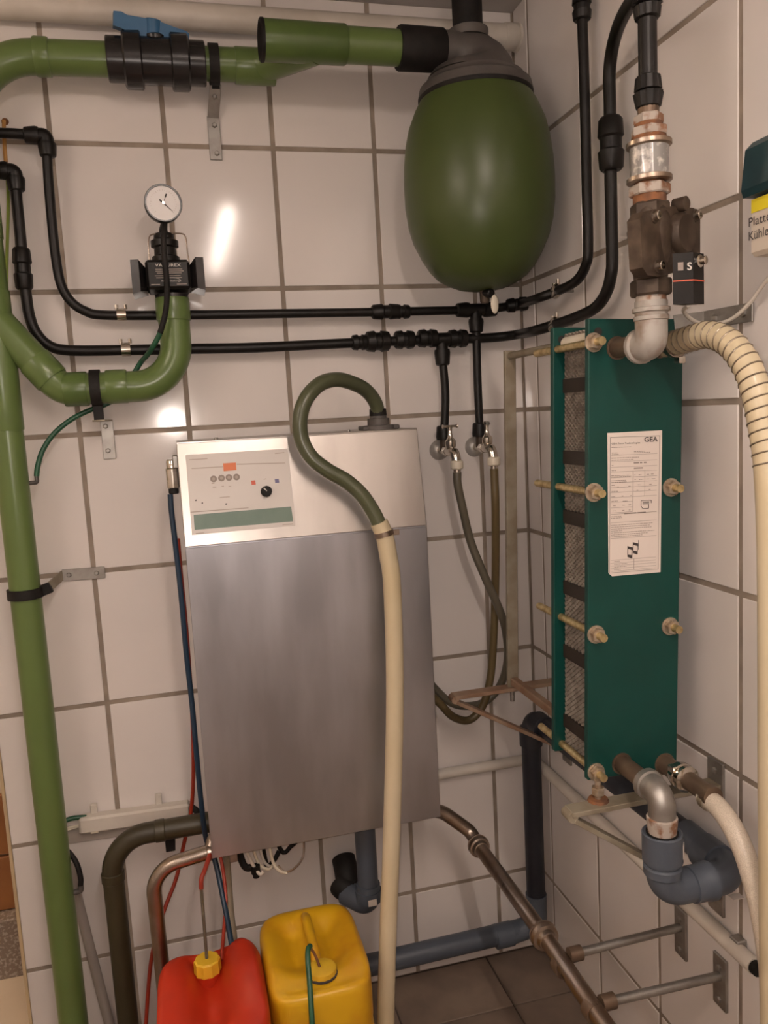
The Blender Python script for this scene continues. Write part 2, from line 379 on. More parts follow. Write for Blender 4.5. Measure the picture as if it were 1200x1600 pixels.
lab(pxquad([zz(488, 416), zz(597, 406), zz(592, 342), zz(484, 349)], .0028, 'orange', 'display', pan), 'orange display window')
pxquad([zz(727, 533), zz(762, 529), zz(757, 493), zz(722, 497)], .0026, 'red_mark', 'red_mark', pan)
pxquad([zz(928, 517), zz(962, 513), zz(957, 480), zz(923, 484)], .0026, 'blue_mark', 'blue_mark', pan)
for (cx, cy) in ((402, 482), (470, 475), (533, 470), (598, 466)):
    c = T(*zz(cx, cy), .0022); M().lathe(c, PN, [(0, .0072), (.0005, .0072), (.0005, .0058), (.0001, .0058)], 20).obj('key_symbol', 'soft_ink', pan)
    M().lathe(c, PN, [(0, .0035), (.0004, .0035)], 12).obj('key_dot', 'faint_ink', pan)
mb = M()
for (x0, y0, x1, y1) in ((195, 318, 350, 308), (215, 392, 480, 378), (600, 356, 1010, 345), (925, 265, 1005, 256), (205, 765, 700, 728), (250, 946, 320, 940), (990, 872, 1080, 864), (385, 520, 410, 518), (395, 552, 425, 550), (470, 545, 490, 543), (530, 545, 552, 543), (455, 640, 540, 633), (830, 485, 850, 480)):
    mb.poly([T(*zz(x0, y0+4), .0026), T(*zz(x1, y1+4), .0026), T(*zz(x1, y1-3), .0026), T(*zz(x0, y0-3), .0026)], .0004, PN)
mb.obj('panel_print', 'faint_ink', pan, smooth=0)
mb = M()
for (x0, y0, x1, y1) in ((300, 688, 312, 686), (246, 664, 258, 662), (503, 696, 518, 694)):
    mb.poly([T(*zz(x0, y0+6), .0026), T(*zz(x1, y1+6), .0026), T(*zz(x1, y1-5), .0026), T(*zz(x0, y0-5), .0026)], .0004, PN)
mb.obj('panel_dots', 'ink', pan, smooth=0)
kc = T(416, 768, .0022)
kn = lab(M().lathe(kc, PN, [(0, .0125), (.012, .0118), (.0145, .0105)], 28, rib=.05).obj('knob', 'black_rubber', pan), 'black rotary knob with white pointer')
kd = (T(*zz(812, 540), .017)-T(*zz(862, 585), .017)).normalized()
M().bar(kc+PN*.0150, kc+PN*.0150+kd*.0095, .0022, .001, PN.cross(kd), 0).obj('pointer', 'white_ink', kn, smooth=0)
for (u, v) in ((338, 686), (545, 676)):
    c = B(u, v-2, .2); c.z = MZT+.002; M().lathe(c, (0, 0, 1), [(0, .004), (.005, .0036)], 8).obj('screw', 'galv', unit)
# small pressure fitting on the left flank
c0 = B(264, 765, .20); c0.x = MX0-.014
fit = thing('pressure_switch', c0, 'small chrome cylinder fitting on left flank of washing unit', 'valve')
M().lathe(c0, (0, 0, 1), [(0, .009), (.004, .0135), (.045, .0135), (.047, .011), (.062, .011), (.066, .008)], 20).obj('body', 'chrome', fit)
M().box(c0+V((.009, 0, .06)), .006, .016, .014, ch=.002).obj('bracket', 'galv', fit, smooth=0)
M().lathe(c0, (0, 0, -1), [(-.002, .011), (.008, .011), (.010, .009)], 16).obj('bottom_cap', 'black_rubber', fit)

# hose flange and loop on top of the unit
fc = B(592, 672, .17); fc.z = MZT+.002
flange = thing('hose_flange', fc, 'grey plastic hose flange on top of washing unit', 'flange')
M().lathe(fc, (0, 0, 1), [(0, .040), (.010, .040), (.011, .026), (.026, .026), (.027, .020), (.034, .019)], 28).obj('base', 'grey_head', flange)
M().box(fc+V((0, 0, .005)), .044, .026, .005, ch=.002).obj('mounting_plate', 'grey_head', flange, smooth=0)
M().lathe(fc, (0, 0, 1), [(.032, .021), (.048, .020), (.049, .016)], 24, rib=.03).obj('collar', 'black_rubber', flange)
hp = [(592, 655, .17), (587, 630, .18), (572, 610, .20), (549, 598, .23), (525, 593, .26), (500, 600, .285), (479, 622, .30), (469, 652, .305), (471, 685, .305), (486, 714, .31), (512, 735, .315), (540, 751, .318), (564, 772, .322), (582, 798, .325), (594, 822, .328)]
pts = [B(u, v, o) for u, v, o in hp]
gh = M().tube(spline(pts, 6), rad(pts[8], 24), 18).obj('green_hose', 'hose_green')
tag(gh, 'dark green hose looping up and over from the flange on the washing unit', 'hose')
cp = [(592, 816, .328), (601, 838, .329), (607, 870, .331), (612, 905, .333), (616, 1000, .336), (617, 1100, .34), (615, 1200, .345), (611, 1333, .352), (606, 1467, .365), (603, 1600, .38)]
pts = [B(u, v, o) for u, v, o in cp]; e = pts[-1]
pts += [V((e.x-.005, e.y-.03, .09)), V((e.x-.01, e.y-.10, .03)), V((e.x-.03, e.y-.25, .021)), V((e.x-.1, e.y-.5, .021))]
r_ = rad(pts[4], 28)
ch = thing('cream_hose', pts[0], 'cream hose hanging straight down in front of the washing unit', 'hose')
M().tube(spline(pts, 6), r_, 18).obj('hose', 'hose_cream', ch)
cl = M(); d = (pts[2]-pts[0]).normalized(); cl.lathe(pts[1]-d*.012, d, [(0, r_*1.0), (0, r_*1.13), (.011, r_*1.13), (.011, r_*1.0)], 24)
cl.box(pts[1]-d*.006+V((r_*1.2, -.004, .002)), .009, .006, .006, ch=.001)
cl.obj('hose_clamp', 'stain_pipe', ch)

# ================================================================== BLACK VACUUM / WATER PIPES (PE) along the walls
RP = .0108
def pe(name, pts, r, label, n=8, lin=False):
    t = thing(name, pts[0], label, 'pipe'); M().tube(spline(pts, n) if not lin else pts, r, 14).obj('pipe', 'black_pe', t); return t
o = .045
# upper line
pA = [V((-1.372, -o, B(-20, 207, o).z)), B(20, 208.5, o), B(72, 212, o)]
A = pe('black_water_pipe', pA, RP, 'upper black plastic water pipe running along the wall and up round the corner', lin=True)
path = [B(72, 212, o), B(75, 270, o), B(81, 345, o), B(87, 400, o), B(95, 443, o), B(110, 470, o), B(133, 486, o), B(167, 492.5, o), B(300, 492, o), B(440, 490, o), B(590, 487.5, o), B(743, 484, o), B(778, 481, .05), B(812, 475, .072), S(840, 466, .07), S(867, 456, .045), S(890, 446, .036), S(905, 434, .035), S(915, 415, .035), S(919, 390, .035), S(917, 300, .035), S(913.5, 150, .035), S(909, 0, .035)]
top = path[-1].copy(); path.append(V((top.x, top.y, ZC)))
M().tube(spline(path, 8), RP, 14).obj('pipe', 'black_pe', A)
def elbow_fit(c, a, b, r, parent, L=.03):
    a = V(a).normalized(); b = V(b).normalized(); c = V(c)
    M().tube(fillet([c+a*L, c, c+b*L], .008), r*1.45, 14).obj('elbow', 'black_pe', parent)
    nut(c+a*(L+.006), -a, .03, r, parent); nut(c+b*(L+.006), -b, .03, r, parent)
elbow_fit(B(72, 212, o), (-1, 0, 0), (0, 0, -1), RP, A, .024)
for u, L in ((596, .058), (626, .058)): pass
coupling(B(603, 487, o), (1, 0, 0), .072, RP, A); coupling(B(628, 487, o), (1, 0, 0), .04, RP*.92, A)
coupling(S(909, 12, .035), (0, 0, 1), .05, RP*1.02, A)
# tee with drop to the right-hand tap
tc = B(743, 484, o)
M().tube([tc-V((.022, 0, 0)), tc+V((.022, 0, 0))], RP*1.45, 14).obj('tee', 'black_pe', A); nut(tc-V((.035, 0, 0)), (1, 0, 0), .034, RP, A); nut(tc+V((.04, 0, 0)), (-1, 0, 0), .034, RP, A)
nut(tc-V((0, 0, .04)), (0, 0, 1), .034, RP, A); M().tube([tc, tc-V((0, 0, .05))], RP*1.4, 14).obj('tee_branch', 'black_pe', A)
coupling(B(808, 476, .068), path[13]-path[11], .055, RP*.95, A)
# lower line
o2 = .045
pB = [V((-1.372, -o2, B(-20, 262, o2).z)), B(5, 264, o2), B(23, 266, o2)]
Bp = pe('black_water_pipe', pB, RP, 'lower black plastic water pipe running along the wall and arching over to the solenoid valve', lin=True)
zt = S(1017, -20, .17); STK = V((-.17, -.871, 0))
path = [B(23, 266, o2), B(26, 310, o2), B(31, 360, o2), B(37, 430, o2), B(41, 462, o2), B(46, 493, o2), B(56, 519, o2), B(77, 540, o2), B(110, 547.5, o2), B(197, 547, o2), B(300, 545, o2), B(400, 543, o2), B(547, 536, o2), B(640, 532, o2), B(690, 530, o2), B(750, 528.5, o2), B(785, 526, .05), B(812, 522, .068), S(835, 517, .07), S(865, 508, .048), S(900, 496, .042), S(930, 481, .042), S(947, 458, .042), S(955, 428, .042), S(956.5, 395, .042), S(954, 270, .042), S(953, 165, .042), S(952, 120, .043), S(956, 80, .05), S(966, 42, .072), S(982, 10, .105), S(1000, -12, .14), V((STK.x, STK.y, zt.z+.012))]
M().tube(spline(path, 8), RP*1.12, 14).obj('pipe', 'black_pe', Bp)
elbow_fit(B(23, 267, o2), (-1, 0, 0), (0, 0, -1), RP, Bp, .022)
coupling(B(35.5, 420, o2), path[3]-path[2], .09, RP*1.05, Bp); coupling(S(954.5, 225, .042), (0, 0, 1), .10, RP*1.3, Bp)
for u, L, s in ((562, .04, 1.0), (590, .06, 1.35), (632, .05, 1.2), (668, .05, 1.2)): coupling(B(u, 536-(u-547)*.06, o2), (1, 0, -.01), L, RP*s, Bp)
coupling(B(715, 529, o2), (1, 0, 0), .05, RP*1.2, Bp)
tc2 = B(690, 530.5, o2); M().tube([tc2-V((.03, 0, 0)), tc2+V((.03, 0, 0))], RP*1.6, 14).obj('tee', 'black_pe', Bp)
M().tube([tc2, tc2-V((0, 0, .05))], RP*1.4, 14).obj('tee_branch', 'black_pe', Bp); nut(tc2-V((0, 0, .045)), (0, 0, 1), .04, RP*1.05, Bp)
# pipe clips
def clip(c, ax, r, wall_dir, label, grp=None, up=None):
    t = thing('pipe_clip', c, label, 'pipe clip', grp); ax = V(ax).normalized(); wd = V(wall_dir)
    M().lathe(V(c)-ax*.010, ax, [(0, r*1.02), (0, r*1.32), (.020, r*1.32), (.020, r*1.02)], 22).obj('band', 'chrome', t)
    u_ = V((0, 0, 1)) if up is None else V(up); dist = .045
    mb = M()
    for s in (-1, 1):
        mb.tube([V(c)+u_*r*1.1+ax*s*.010, V(c)+u_*(r*1.3+.008)+ax*s*.010], .0042, 8)
    mb.obj('clip_screw', 'chrome', t)
    M().tube([V(c)-u_*0+wd*r*1.1, V(c)+wd*(dist-.001)], .004, 8).obj('wall_stud', 'galv', t)
clip(B(190, 491.5, o), (1, 0, 0), RP, (0, 1, 0), 'chrome pipe clip on the upper black pipe beside the green elbow')
clip(B(197, 546, o2), (1, 0, 0), RP*1.12, (0, 1, 0), 'chrome pipe clip on the lower black pipe beside the green elbow')
clip(S(869, 455, .043), V((-.0, -1, .35)), RP, (1, 0, 0), 'pipe clip on the upper black pipe just past the room corner')
clip(S(867, 507.5, .045), V((0, -1, .3)), RP*1.12, (1, 0, 0), 'pipe clip on the lower black pipe above the heat exchanger')

# ------------------------------------------------------------------ wall taps with drop pipes and hoses
def tap(u, v, tc_, label, hl, hm, hpts, turn):
    wp = B(u, v, 0); r0 = .026
    t = thing('water_tap', V((wp.x, -.02, wp.z-.06)), label, 'tap')
    M().lathe(wp, (0, -1, 0), [(0, r0*1.02), (.004, r0), (.012, r0*.7), (.016, r0*.45)], 28).obj('rosette', 'matt_metal', t)
    M().lathe(wp, (0, -1, 0), [(.01, .0105), (.058, .0105), (.060, .0135), (.076, .0135), (.078, .010)], 18).obj('wall_elbow', 'chrome', t)
    el = wp+V((0, -.045, 0)); M().tube([el, el+V((0, 0, .034))], .0115, 16).obj('riser', 'bronze', t)
    b0 = wp+V((0, -.076, 0)); M().tube(fillet([b0, b0+V((.002, -.040, 0)), b0+V((.004, -.047, -.03))], .018), .0125, 16).obj('body', 'chrome', t)
    bt = b0+V((0, -.018, .004)); M().lathe(bt, (0, 0, 1), [(0, .011), (.010, .0135), (.022, .0135), (.030, .007), (.044, .0048), (.056, .006)], 18).obj('bonnet', 'chrome', t)
    hd = V((math.cos(turn), math.sin(turn), 0)); hc = bt+V((0, 0, .058)); M().tube([hc-hd*.020, hc-hd*.015, hc+hd*.015, hc+hd*.020], [.0055, .0034, .0034, .0055], 10).obj('handle', 'chrome', t)
    nz = b0+V((.004, -.047, -.022)); M().lathe(nz, (0, 0, -1), [(0, .012), (.003, .0165), (.02, .0165), (.022, .013)], 10).obj('hose_nut', 'bronze' if 0 else 'ivory', t)
    M().lathe(nz, (0, 0, -1), [(.02, .0095), (.048, .0092)], 16).obj('ferrule', 'chrome', t)
    dp = [V((tc_.x, tc_.y, tc_.z-.045)), V((tc_.x*.4+el.x*.6+(.006 if u < 700 else -.002), -.047, (tc_.z+el.z)/2)), el+V((0, 0, .034))]
    d = thing('drop_pipe', dp[2], 'short black drop pipe feeding the '+hl, 'pipe')
    M().tube(spline(dp, 8), RP*.98, 14).obj('pipe', 'black_pe', d); nut(el+V((0, 0, .046)), (0, 0, -1), .036, RP*1.05, d)
    h = [nz+V((0, 0, -.03)), nz+V((0, 0, -.06))]+[B(*q) for q in hpts]
    hh = M().tube(spline(h, 7), .0105, 14).obj('tap_hose', hm); tag(hh, ('grey-green' if hm == 'hose_grey' else 'brown')+' rubber hose hanging from the '+hl, 'hose')
tap(686, 703, tc2, 'chrome wall tap with crosswise handle, next to the washing unit', 'tap beside the washing unit', 'hose_grey',
    [(722, 790, .120), (735, 845, .114), (757, 900, .118), (780, 952, .112), (790, 985, .098), (793, 1030, .07), (782, 1070, .05), (757, 1097, .042), (725, 1103, .046), (700, 1095, .055), (672, 1068, .055), (655, 1050, .06)], 0.15)
tap(741, 698, tc, 'chrome wall tap with handle pointing forward, beside the steel column', 'tap beside the steel column', 'hose_olive',
    [(774, 790, .122), (774.5, 860, .10), (773.5, 930, .084), (771, 1000, .08), (766, 1060, .075), (754, 1103, .074), (733, 1125, .074), (708, 1120, .076), (690, 1102, .08), (675, 1088, .085), (655, 1075, .09)], 1.35)

# ================================================================== GREEN PVC VACUUM PIPES
RG = .0355
og = .085
# top run with 45 degree elbow at its end
y_ = -og
k0 = B(38, 87, og); k1 = B(420, 104, og)
zA = (k0.z+k1.z)/2
gp = thing('green_vacuum_pipe', k0, 'green plastic vacuum pipe running along the top of the wall with blue-handled valve in it', 'pipe')
XV = -1.268
a0 = V((XV, -og, k0.z-.16)); a1 = V((k0.x-.005, -og, k0.z))
b1 = V((B(408, 105, og).x, -og, k1.z)); b2 = B(492, 73, .20)
M().tube(fillet([V((XV, -og, 1.98)), V((XV, -og, k0.z-.004)), V((B(190, 93, og).x, -og, k0.z*.6+k1.z*.4))], .135, 14), RG, 24).obj('pipe', 'green_pvc', gp)
M().tube(fillet([V((B(300, 100, og).x, -og, k0.z*.3+k1.z*.7)), b1, b2], .08), RG, 24).obj('pipe', 'green_pvc', gp)
def sock(c, ax, L, r, parent, m='green_joint', name='socket'):
    ax = V(ax).normalized(); return M().lathe(V(c)-ax*L/2, ax, [(0, r), (.0, r*1.07), (.003, r*1.1), (L-.003, r*1.1), (L, r*1.07), (L, r)], 28).obj(name, m, parent)
sock(B(66, 89, og), (1, 0, 0), .03, RG, gp, 'green_pvc'); sock(B(398, 104, og), (1, 0, 0), .09, RG*.99, gp, 'green_pvc')
# ball valve
vc = V((B(245, 98, og).x, -og, k0.z*.45+k1.z*.55)); bv = thing('ball_valve', vc-V((0, 0, .05)), 'dark grey ball valve with blue handle in the green pipe', 'valve')
M().lathe(vc-V((.034, 0, 0)), (1, 0, 0), [(0, .045), (.003, .048), (.065, .048), (.068, .045)], 28).obj('body', 'dark_pvc', bv)
for s in (-1, 1):
    M().lathe(vc+V((s*.030, 0, 0)), (s, 0, 0), [(0, .054), (.003, .058), (.036, .058), (.040, .053)], 28, rib=.035).obj('union_nut', 'dark_pvc', bv)
    M().lathe(vc+V((s*.068, 0, 0)), (s, 0, 0), [(0, .046), (.034, .046), (.036, .044)], 28).obj('end_socket', 'dark_pvc', bv)
M().lathe(vc, (0, -.18, 1), [(.03, .022), (.05, .022), (.053, .018)], 20).obj('stem', 'dark_pvc', bv)
hx = V((1, .12, -.10)).normalized(); hz = V((0, -.18, 1)).normalized(); hz = (hz-hx*hz.dot(hx)).normalized(); hn = hx.cross(hz)
hc = vc+hz*.032-hx*.010
mb = M(); prof = [(-.082, .018, .046), (-.066, .016, .048), (-.054, .012, .044), (-.03, .006, .045), (0, -.010, .046), (.02, -.002, .044), (.045, .004, .040), (.068, .004, .038), (.076, .006, .034)]
n_ = len(prof)
for th in (-.013, .013):
    for (x, lo1, hi1) in prof: mb.v.append(hc+hx*x+hz*lo1+hn*th); mb.v.append(hc+hx*x+hz*hi1+hn*th*.8)
for i in range(n_-1):
    a = 2*i; q = 2*n_
    mb.f += [(a, a+2, a+3, a+1), (q+a, q+a+1, q+a+3, q+a+2), (a, q+a, q+a+2, a+2), (a+1, a+3, q+a+3, q+a+1)]
mb.f += [(0, 1, 2*n_+1, 2*n_), (2*n_-2, 4*n_-2, 4*n_-1, 2*n_-1)]
lab(mb.obj('handle', 'blue_plastic', bv, smooth=30), 'blue lever handle')
M().tube([hc+hz*.004, hc+hz*.047], .0175, 16).obj('handle_hub', 'blue_plastic', bv)
# strap bracket for the top pipe
def strap_bracket(name, c, ax, r, plate, label, arm_pts, wdt=.026):
    t = thing(name, plate[0], label, 'bracket'); ax = V(ax).normalized()
    M().lathe(V(c)-ax*.011, ax, [(0, r*1.01), (0, r*1.16), (.022, r*1.16), (.022, r*1.01)], 28).obj('pipe_strap', 'black_rubber', t)
    return t
sc_ = V((B(334, 103, og).x, -og, k0.z*.35+k1.z*.65))
sb = strap_bracket('pipe_bracket', sc_, (1, 0, 0), RG*1.02, [B(338, 250, 0)], 'galvanised bracket with black strap holding the top green pipe', None)
p1 = B(337, 131, .048); p2 = B(333, 180, .012); p3 = B(338, 250, .004); p2b = V((p2.x, -.004, p2.z-.004))
M().bar(sc_-V((0, .012, .030)), p1, .018, .022, (1, 0, 0)).obj('strap_foot', 'black_rubber', sb, smooth=0)
M().bar(p1+V((0, 0, .0)), p2b, .026, .004, (1, 0, 0)).obj('bracket_arm', 'galv', sb, smooth=0)
M().bar(p2b+V((0, 0, .004)), V((p3.x, -.004, p3.z)), .028, .004, (1, 0, 0)).obj('wall_plate', 'galv', sb, smooth=0)
for pz in (B(335, 196, .006), B(339, 240, .006), p1*.6+p2b*.4+V((0, -.003, 0))): M().lathe(pz, (0, -1, 0), [(0, .006), (.004, .006), (.006, .004)], 6).obj('bolt', 'galv', sb)

# tall pipe on the left with Y branch, elbow and bend up to the regulator
vp = thing('green_vacuum_pipe', (XV, -og, 0), 'tall vertical green plastic vacuum pipe with a side branch curving up to the vacuum gauge', 'pipe')
RV = .0332
M().tube([(XV, -og, 0.0), (XV, -og, 1.98)], RV, 26).obj('pipe', 'green_pvc', vp)
sock((XV, -og, 1.72), (0, 0, 1), .30, RV*.98, vp, 'green_pvc')
oe = .095
q0 = V((XV, -og, B(0, 520, og).z+.03)); q1 = B(96, 606, oe); zR = B(210, 604, oe).z; q1.z = zR; q2 = V((B(272, 505, oe).x, -oe, zR)); q3 = V((q2.x, -oe, B(272, 468, oe).z))
pb = fillet([q0, q1, q2, q3], [.05, .105], 14)
M().tube(pb, RG*.98, 26).obj('branch_bend', 'green_pvc', vp)
sock(q1+V((.03, 0, 0)), (1, 0, 0), .05, RG*.97, vp); sock(B(183, 604, oe), (1, 0, 0), .045, RG*.97, vp, 'green_pvc')
dd = (q1-q0).normalized(); sock(q1-dd*.055, dd, .055, RG*.97, vp, 'green_pvc'); sock(q3-V((0, 0, .022)), (0, 0, 1), .05, RG*.97, vp, 'green_pvc')
# bracket under the horizontal branch
sc_ = B(150, 605, oe); sc_.z = zR
sb = strap_bracket('pipe_bracket', sc_, (1, 0, 0), RG, [B(168, 716, 0)], 'galvanised bracket with black strap under the curved green branch', None)
f1 = sc_-V((0, 0, .072)); M().bar(sc_-V((0, 0, .03)), f1, .020, .022, (1, 0, 0)).obj('strap_foot', 'black_rubber', sb, smooth=0)
f2 = V((B(166, 655, .004).x, -.004, f1.z)); M().bar(f1-V((0, .012, 0)), f2, .028, .004, (1, 0, 0)).obj('bracket_arm', 'steel_bar', sb, smooth=0)
M().bar(f2+V((0, 0, .002)), V((f2.x, -.004, B(170, 717, 0).z)), .028, .004, (1, 0, 0)).obj('wall_plate', 'galv', sb, smooth=0)
for u, v in ((165, 666), (169, 704)): M().lathe(B(u, v, .006), (0, -1, 0), [(0, .006), (.004, .006), (.006, .004)], 6).obj('bolt', 'galv', sb)
# bracket of the tall pipe
sc_ = V((XV, -og, B(45, 926, og).z))
sb = strap_bracket('pipe_bracket', sc_, (0, 0, 1), RV, [B(130, 895, 0)], 'galvanised bracket with black strap round the tall green pipe', None)
f1 = B(80, 917, .085); M().bar(sc_+V((.03, 0, 0)), f1, .024, .016, (0, 0, 1)).obj('strap_foot', 'black_rubber', sb, smooth=0)
f2 = V((B(97, 897, .004).x, -.004, f1.z+.01)); M().bar(f1-V((.004, 0, .0)), f2, .024, .004, (0, 0, 1)).obj('bracket_arm', 'steel_bar', sb, smooth=0)
M().bar(f2, B(164, 894, .004), .028, .004, (0, 0, 1)).obj('wall_plate', 'galv', sb, smooth=0)
for u, v in ((108, 898), (151, 895)): M().lathe(B(u, v, .006), (0, -1, 0), [(0, .006), (.004, .006), (.006, .004)], 6).obj('bolt', 'galv', sb)

# ------------------------------------------------------------------ vacuum regulator and gauge
rx = q3.x; ry = -oe
rg = thing('vacuum_regulator', (rx, ry, q3.z), 'black vacuum regulator with winged body and wire bail on the green bend', 'regulator')
def zR_(v): return B(268, v, oe).z
def rb(v, px): return rad(B(268, v, oe), px)
M().lathe((rx, ry, q3.z-.012), (0, 0, 1), [(0, .037), (.022, .037), (.024, .030)], 28).obj('neck', 'dark_pvc', rg)
zb0, zb1_ = zR_(457), zR_(412)
bw = rb(430, 66)
M().box((rx-.004, ry-.005, (zb0+zb1_)/2), bw, .046, (zb1_-zb0)/2, ch=.006).obj('body', 'black_pe', rg, smooth=0)
for s in (-1, 1):
    mb = M(); zc0, zc1 = zR_(464 if s < 0 else 460), zR_(413 if s < 0 else 410)
    xi, xo = rx-.004+s*bw*.98, rx-.004+s*(bw+.030)
    pts = [(xi, ry-.022, zc0+.010), (xo-s*.017, ry-.060, zc0+.004), (xo, ry-.056, zc0), (xo, ry+.03, zc0), (xi, ry+.03, zc0+.008)]
    n5 = len(pts)
    mb.v = [V(p) for p in pts]+[V((p[0], p[1], zc1-(.012 if i in (0, 4) else 0))) for i, p in enumerate(pts)]
    mb.f = [tuple(range(n5)), tuple(reversed(range(n5, 2*n5)))]+[(i, (i+1) % n5, n5+(i+1) % n5, n5+i) for i in range(n5)]
    mb.obj('wing', 'dark_pvc', rg, smooth=0)
cx_ = rx-.006
M().lathe((cx_, ry, zb1_), (0, 0, 1), [(0, rb(400, 44)), (zR_(402)-zb1_, rb(400, 42)), (zR_(400)-zb1_, rb(400, 34)), (zR_(388)-zb1_, rb(390, 33)), (zR_(386)-zb1_, rb(385, 42)), (zR_(377)-zb1_, rb(380, 42)), (zR_(374)-zb1_, rb(375, 32)), (zR_(366)-zb1_, rb(370, 30)), (zR_(364)-zb1_, rb(365, 18))], 26).obj('upper_stack', 'black_pe', rg)
bl = [(234, 412), (232, 385), (233, 371), (240, 366), (262, 365), (283, 365), (290, 371), (293, 395), (296, 412)]
M().tube(spline([B(u, v, oe+.012) for u, v in bl], 5), .0016, 8).obj('wire_bail', 'stain_pipe', rg)
ff = -oe-.0512; fo = V((rx-.004-bw*.55, ry-.0512, 0))
def fz(v): return zR_(v)
text('VACUREX', (rx-.004-bw*.55, ry-.0512, fz(423)), (1, 0, 0), (0, 0, 1), .0062, 'white_ink', 'nameplate_lettering', rg, width=bw*1.15, bold=.01)
mb = M()
for v, a, b in ((427, -.55, .65), (430, -.55, .7), (433, -.5, .6), (437, -.6, .55), (440, -.55, .6), (450, -.8, -.4), (450, .35, .8)):
    x0, x1 = rx-.004+bw*a, rx-.004+bw*b; z = fz(v); mb.box(((x0+x1)/2, ry-.0513, z), (x1-x0)/2, .0003, .0006)
mb.obj('nameplate_print', 'faint_ink', rg, smooth=0)
text('WestfaliaSurge', (rx-.004-bw*.35, ry-.0512, fz(446)), (1, 0, 0), (0, 0, 1), .0035, 'white_ink', 'maker_lettering', rg, width=bw*.9)
arc = [V((rx-.004+bw*(.12+.42*math.cos(a)), ry-.0515, fz(446)+.002+.006*math.sin(a))) for a in [PI*k/10 for k in range(0, 8)]]
M().tube(arc, .0004, 6).obj('maker_swoosh', 'white_ink', rg)
# gauge
gc = B(255, 318, .135); gn = (CAM-gc); gn.normalize(); gn = (gn+V((.09, 0, .24))).normalized()
ga = thing('vacuum_gauge', gc-V((0, 0, .06)), 'round white-faced vacuum gauge with black rim above the regulator', 'gauge')
Rg_ = rad(gc, 58)
M().lathe(gc-gn*.022, gn, [(0, Rg_*.8), (.004, Rg_*.97), (.026, Rg_), (.028, Rg_*.97), (.028, Rg_*.90), (.024, Rg_*.89), (.023, .001)], 40).obj('case', 'dark_pvc', ga)
M().lathe(gc+gn*.002, gn, [(0, Rg_*.89), (.0012, Rg_*.89)], 40).obj('dial', 'dial', ga)
gx = V((0, 0, 1)).cross(gn).normalized(); gy = gn.cross(gx)
mb = M()
for k in range(27):
    a = math.radians(225-270*k/26); L = .10 if k % 5 == 0 else .05; d = gx*math.cos(a)+gy*math.sin(a); sd = -gx*math.sin(a)+gy*math.cos(a)
    mb.box(gc+gn*.0036+d*Rg_*(.70-L/2), Rg_*L/2, .0003, .0002, d, sd, gn)
mb.obj('scale_marks', 'faint_ink', ga, smooth=0)
def needle(a0, L0, L1, wd, m, nm, tail=True):
    a = math.radians(a0); d = gx*math.cos(a)+gy*math.sin(a); sd = -gx*math.sin(a)+gy*math.cos(a); p = gc+gn*.0045
    mb = M().poly([p-d*L0*Rg_+sd*wd*2.2, p-d*L0*Rg_*.7-sd*0+sd*wd*2.2, p+d*L1*Rg_+sd*.0003, p+d*L1*Rg_-sd*.0003, p-d*L0*Rg_*.7-sd*wd*2.2, p-d*L0*Rg_-sd*wd*2.2], .0005, gn); return mb.obj(nm, m, ga, smooth=0)
needle(-42, .26, .62, .0008, 'ink', 'needle'); 
p = gc+gn*.005; d = gx*math.cos(math.radians(68))+gy*math.sin(math.radians(68)); M().bar(p+d*Rg_*.08, p+d*Rg_*.50, .0012, .0005, gn.cross(d), 0).obj('red_pointer', 'ink', ga, smooth=0)
M().bar(p+d*Rg_*.32, p+d*Rg_*.52, .0032, .0006, gn.cross(d), 0).obj('pointer_tip', 'ink', ga, smooth=0)
M().lathe(gc+gn*.004, gn, [(0, .003), (.003, .0028)], 14).obj('pivot', 'chrome', ga)
gs = B(258, 345, .12); M().tube([gc-V((0, 0, Rg_*.9))-gn*.012, V((cx_, ry, zR_(358))), V((cx_, ry, zR_(366)))], [.007, .009, .010], 14).obj('stem', 'black_pe', ga)
# test tube: black in front of the regulator, green further on, ending at a nipple in the tall pipe
tp = [B(257, 350, .13), B(256, 362, .15), B(256, 390, .158), B(259, 420, .16), B(261, 450, .158), B(259, 485, .15), B(250, 520, .14), B(238, 543, .125), B(229, 556, .085), B(220, 566, .05), B(205, 590, .042), B(180, 622, .048), B(160, 634, .052), B(140, 641, .056), B(112, 655, .062), B(85, 677, .066), B(67, 703, .07), B(59, 728, .074), B(57, 744, .076)]
tt = thing('vacuum_tube', tp[-1], 'thin tube from gauge, black then green, passing behind green bend to the tall pipe', 'tube')
sp = spline(tp, 6); kx = 6*6
M().tube(sp[:kx+1], .0062, 12).obj('black_section', 'black_rubber', tt); M().tube(sp[kx:], .0058, 12).obj('green_section', 'green_tube', tt)
en = tp[-1]; M().tube(fillet([en+V((0, 0, .004)), en-V((0, 0, .014)), V((XV+RV*.9, -og, en.z-.014))], .004, 4), .0048, 10).obj('nipple', 'grey_head', tt)
# yellow-green cable beside the tall pipe
cb = thing('cable', B(12, 460, .02), 'thin cable, orange above and yellow-green below, behind the black pipes', 'cable')
M().tube(spline([B(6, 188, .012), B(7, 225, .012), B(10, 265, .012)], 6), .0042, 8).obj('orange_section', 'orange_cable', cb)
M().tube(spline([B(10, 262, .012), B(13, 310, .014), B(12, 360, .018), B(10.5, 420, .02), B(11, 470, .02), B(14, 530, .02), B(20, 580, .015)], 6), .0035, 8).obj('green_section', 'yg_cable', cb)
M().lathe(B(8, 190, 0), (0, -1, 0), [(0, .008), (.006, .006)], 10).obj('wall_plug', 'rust', cb)

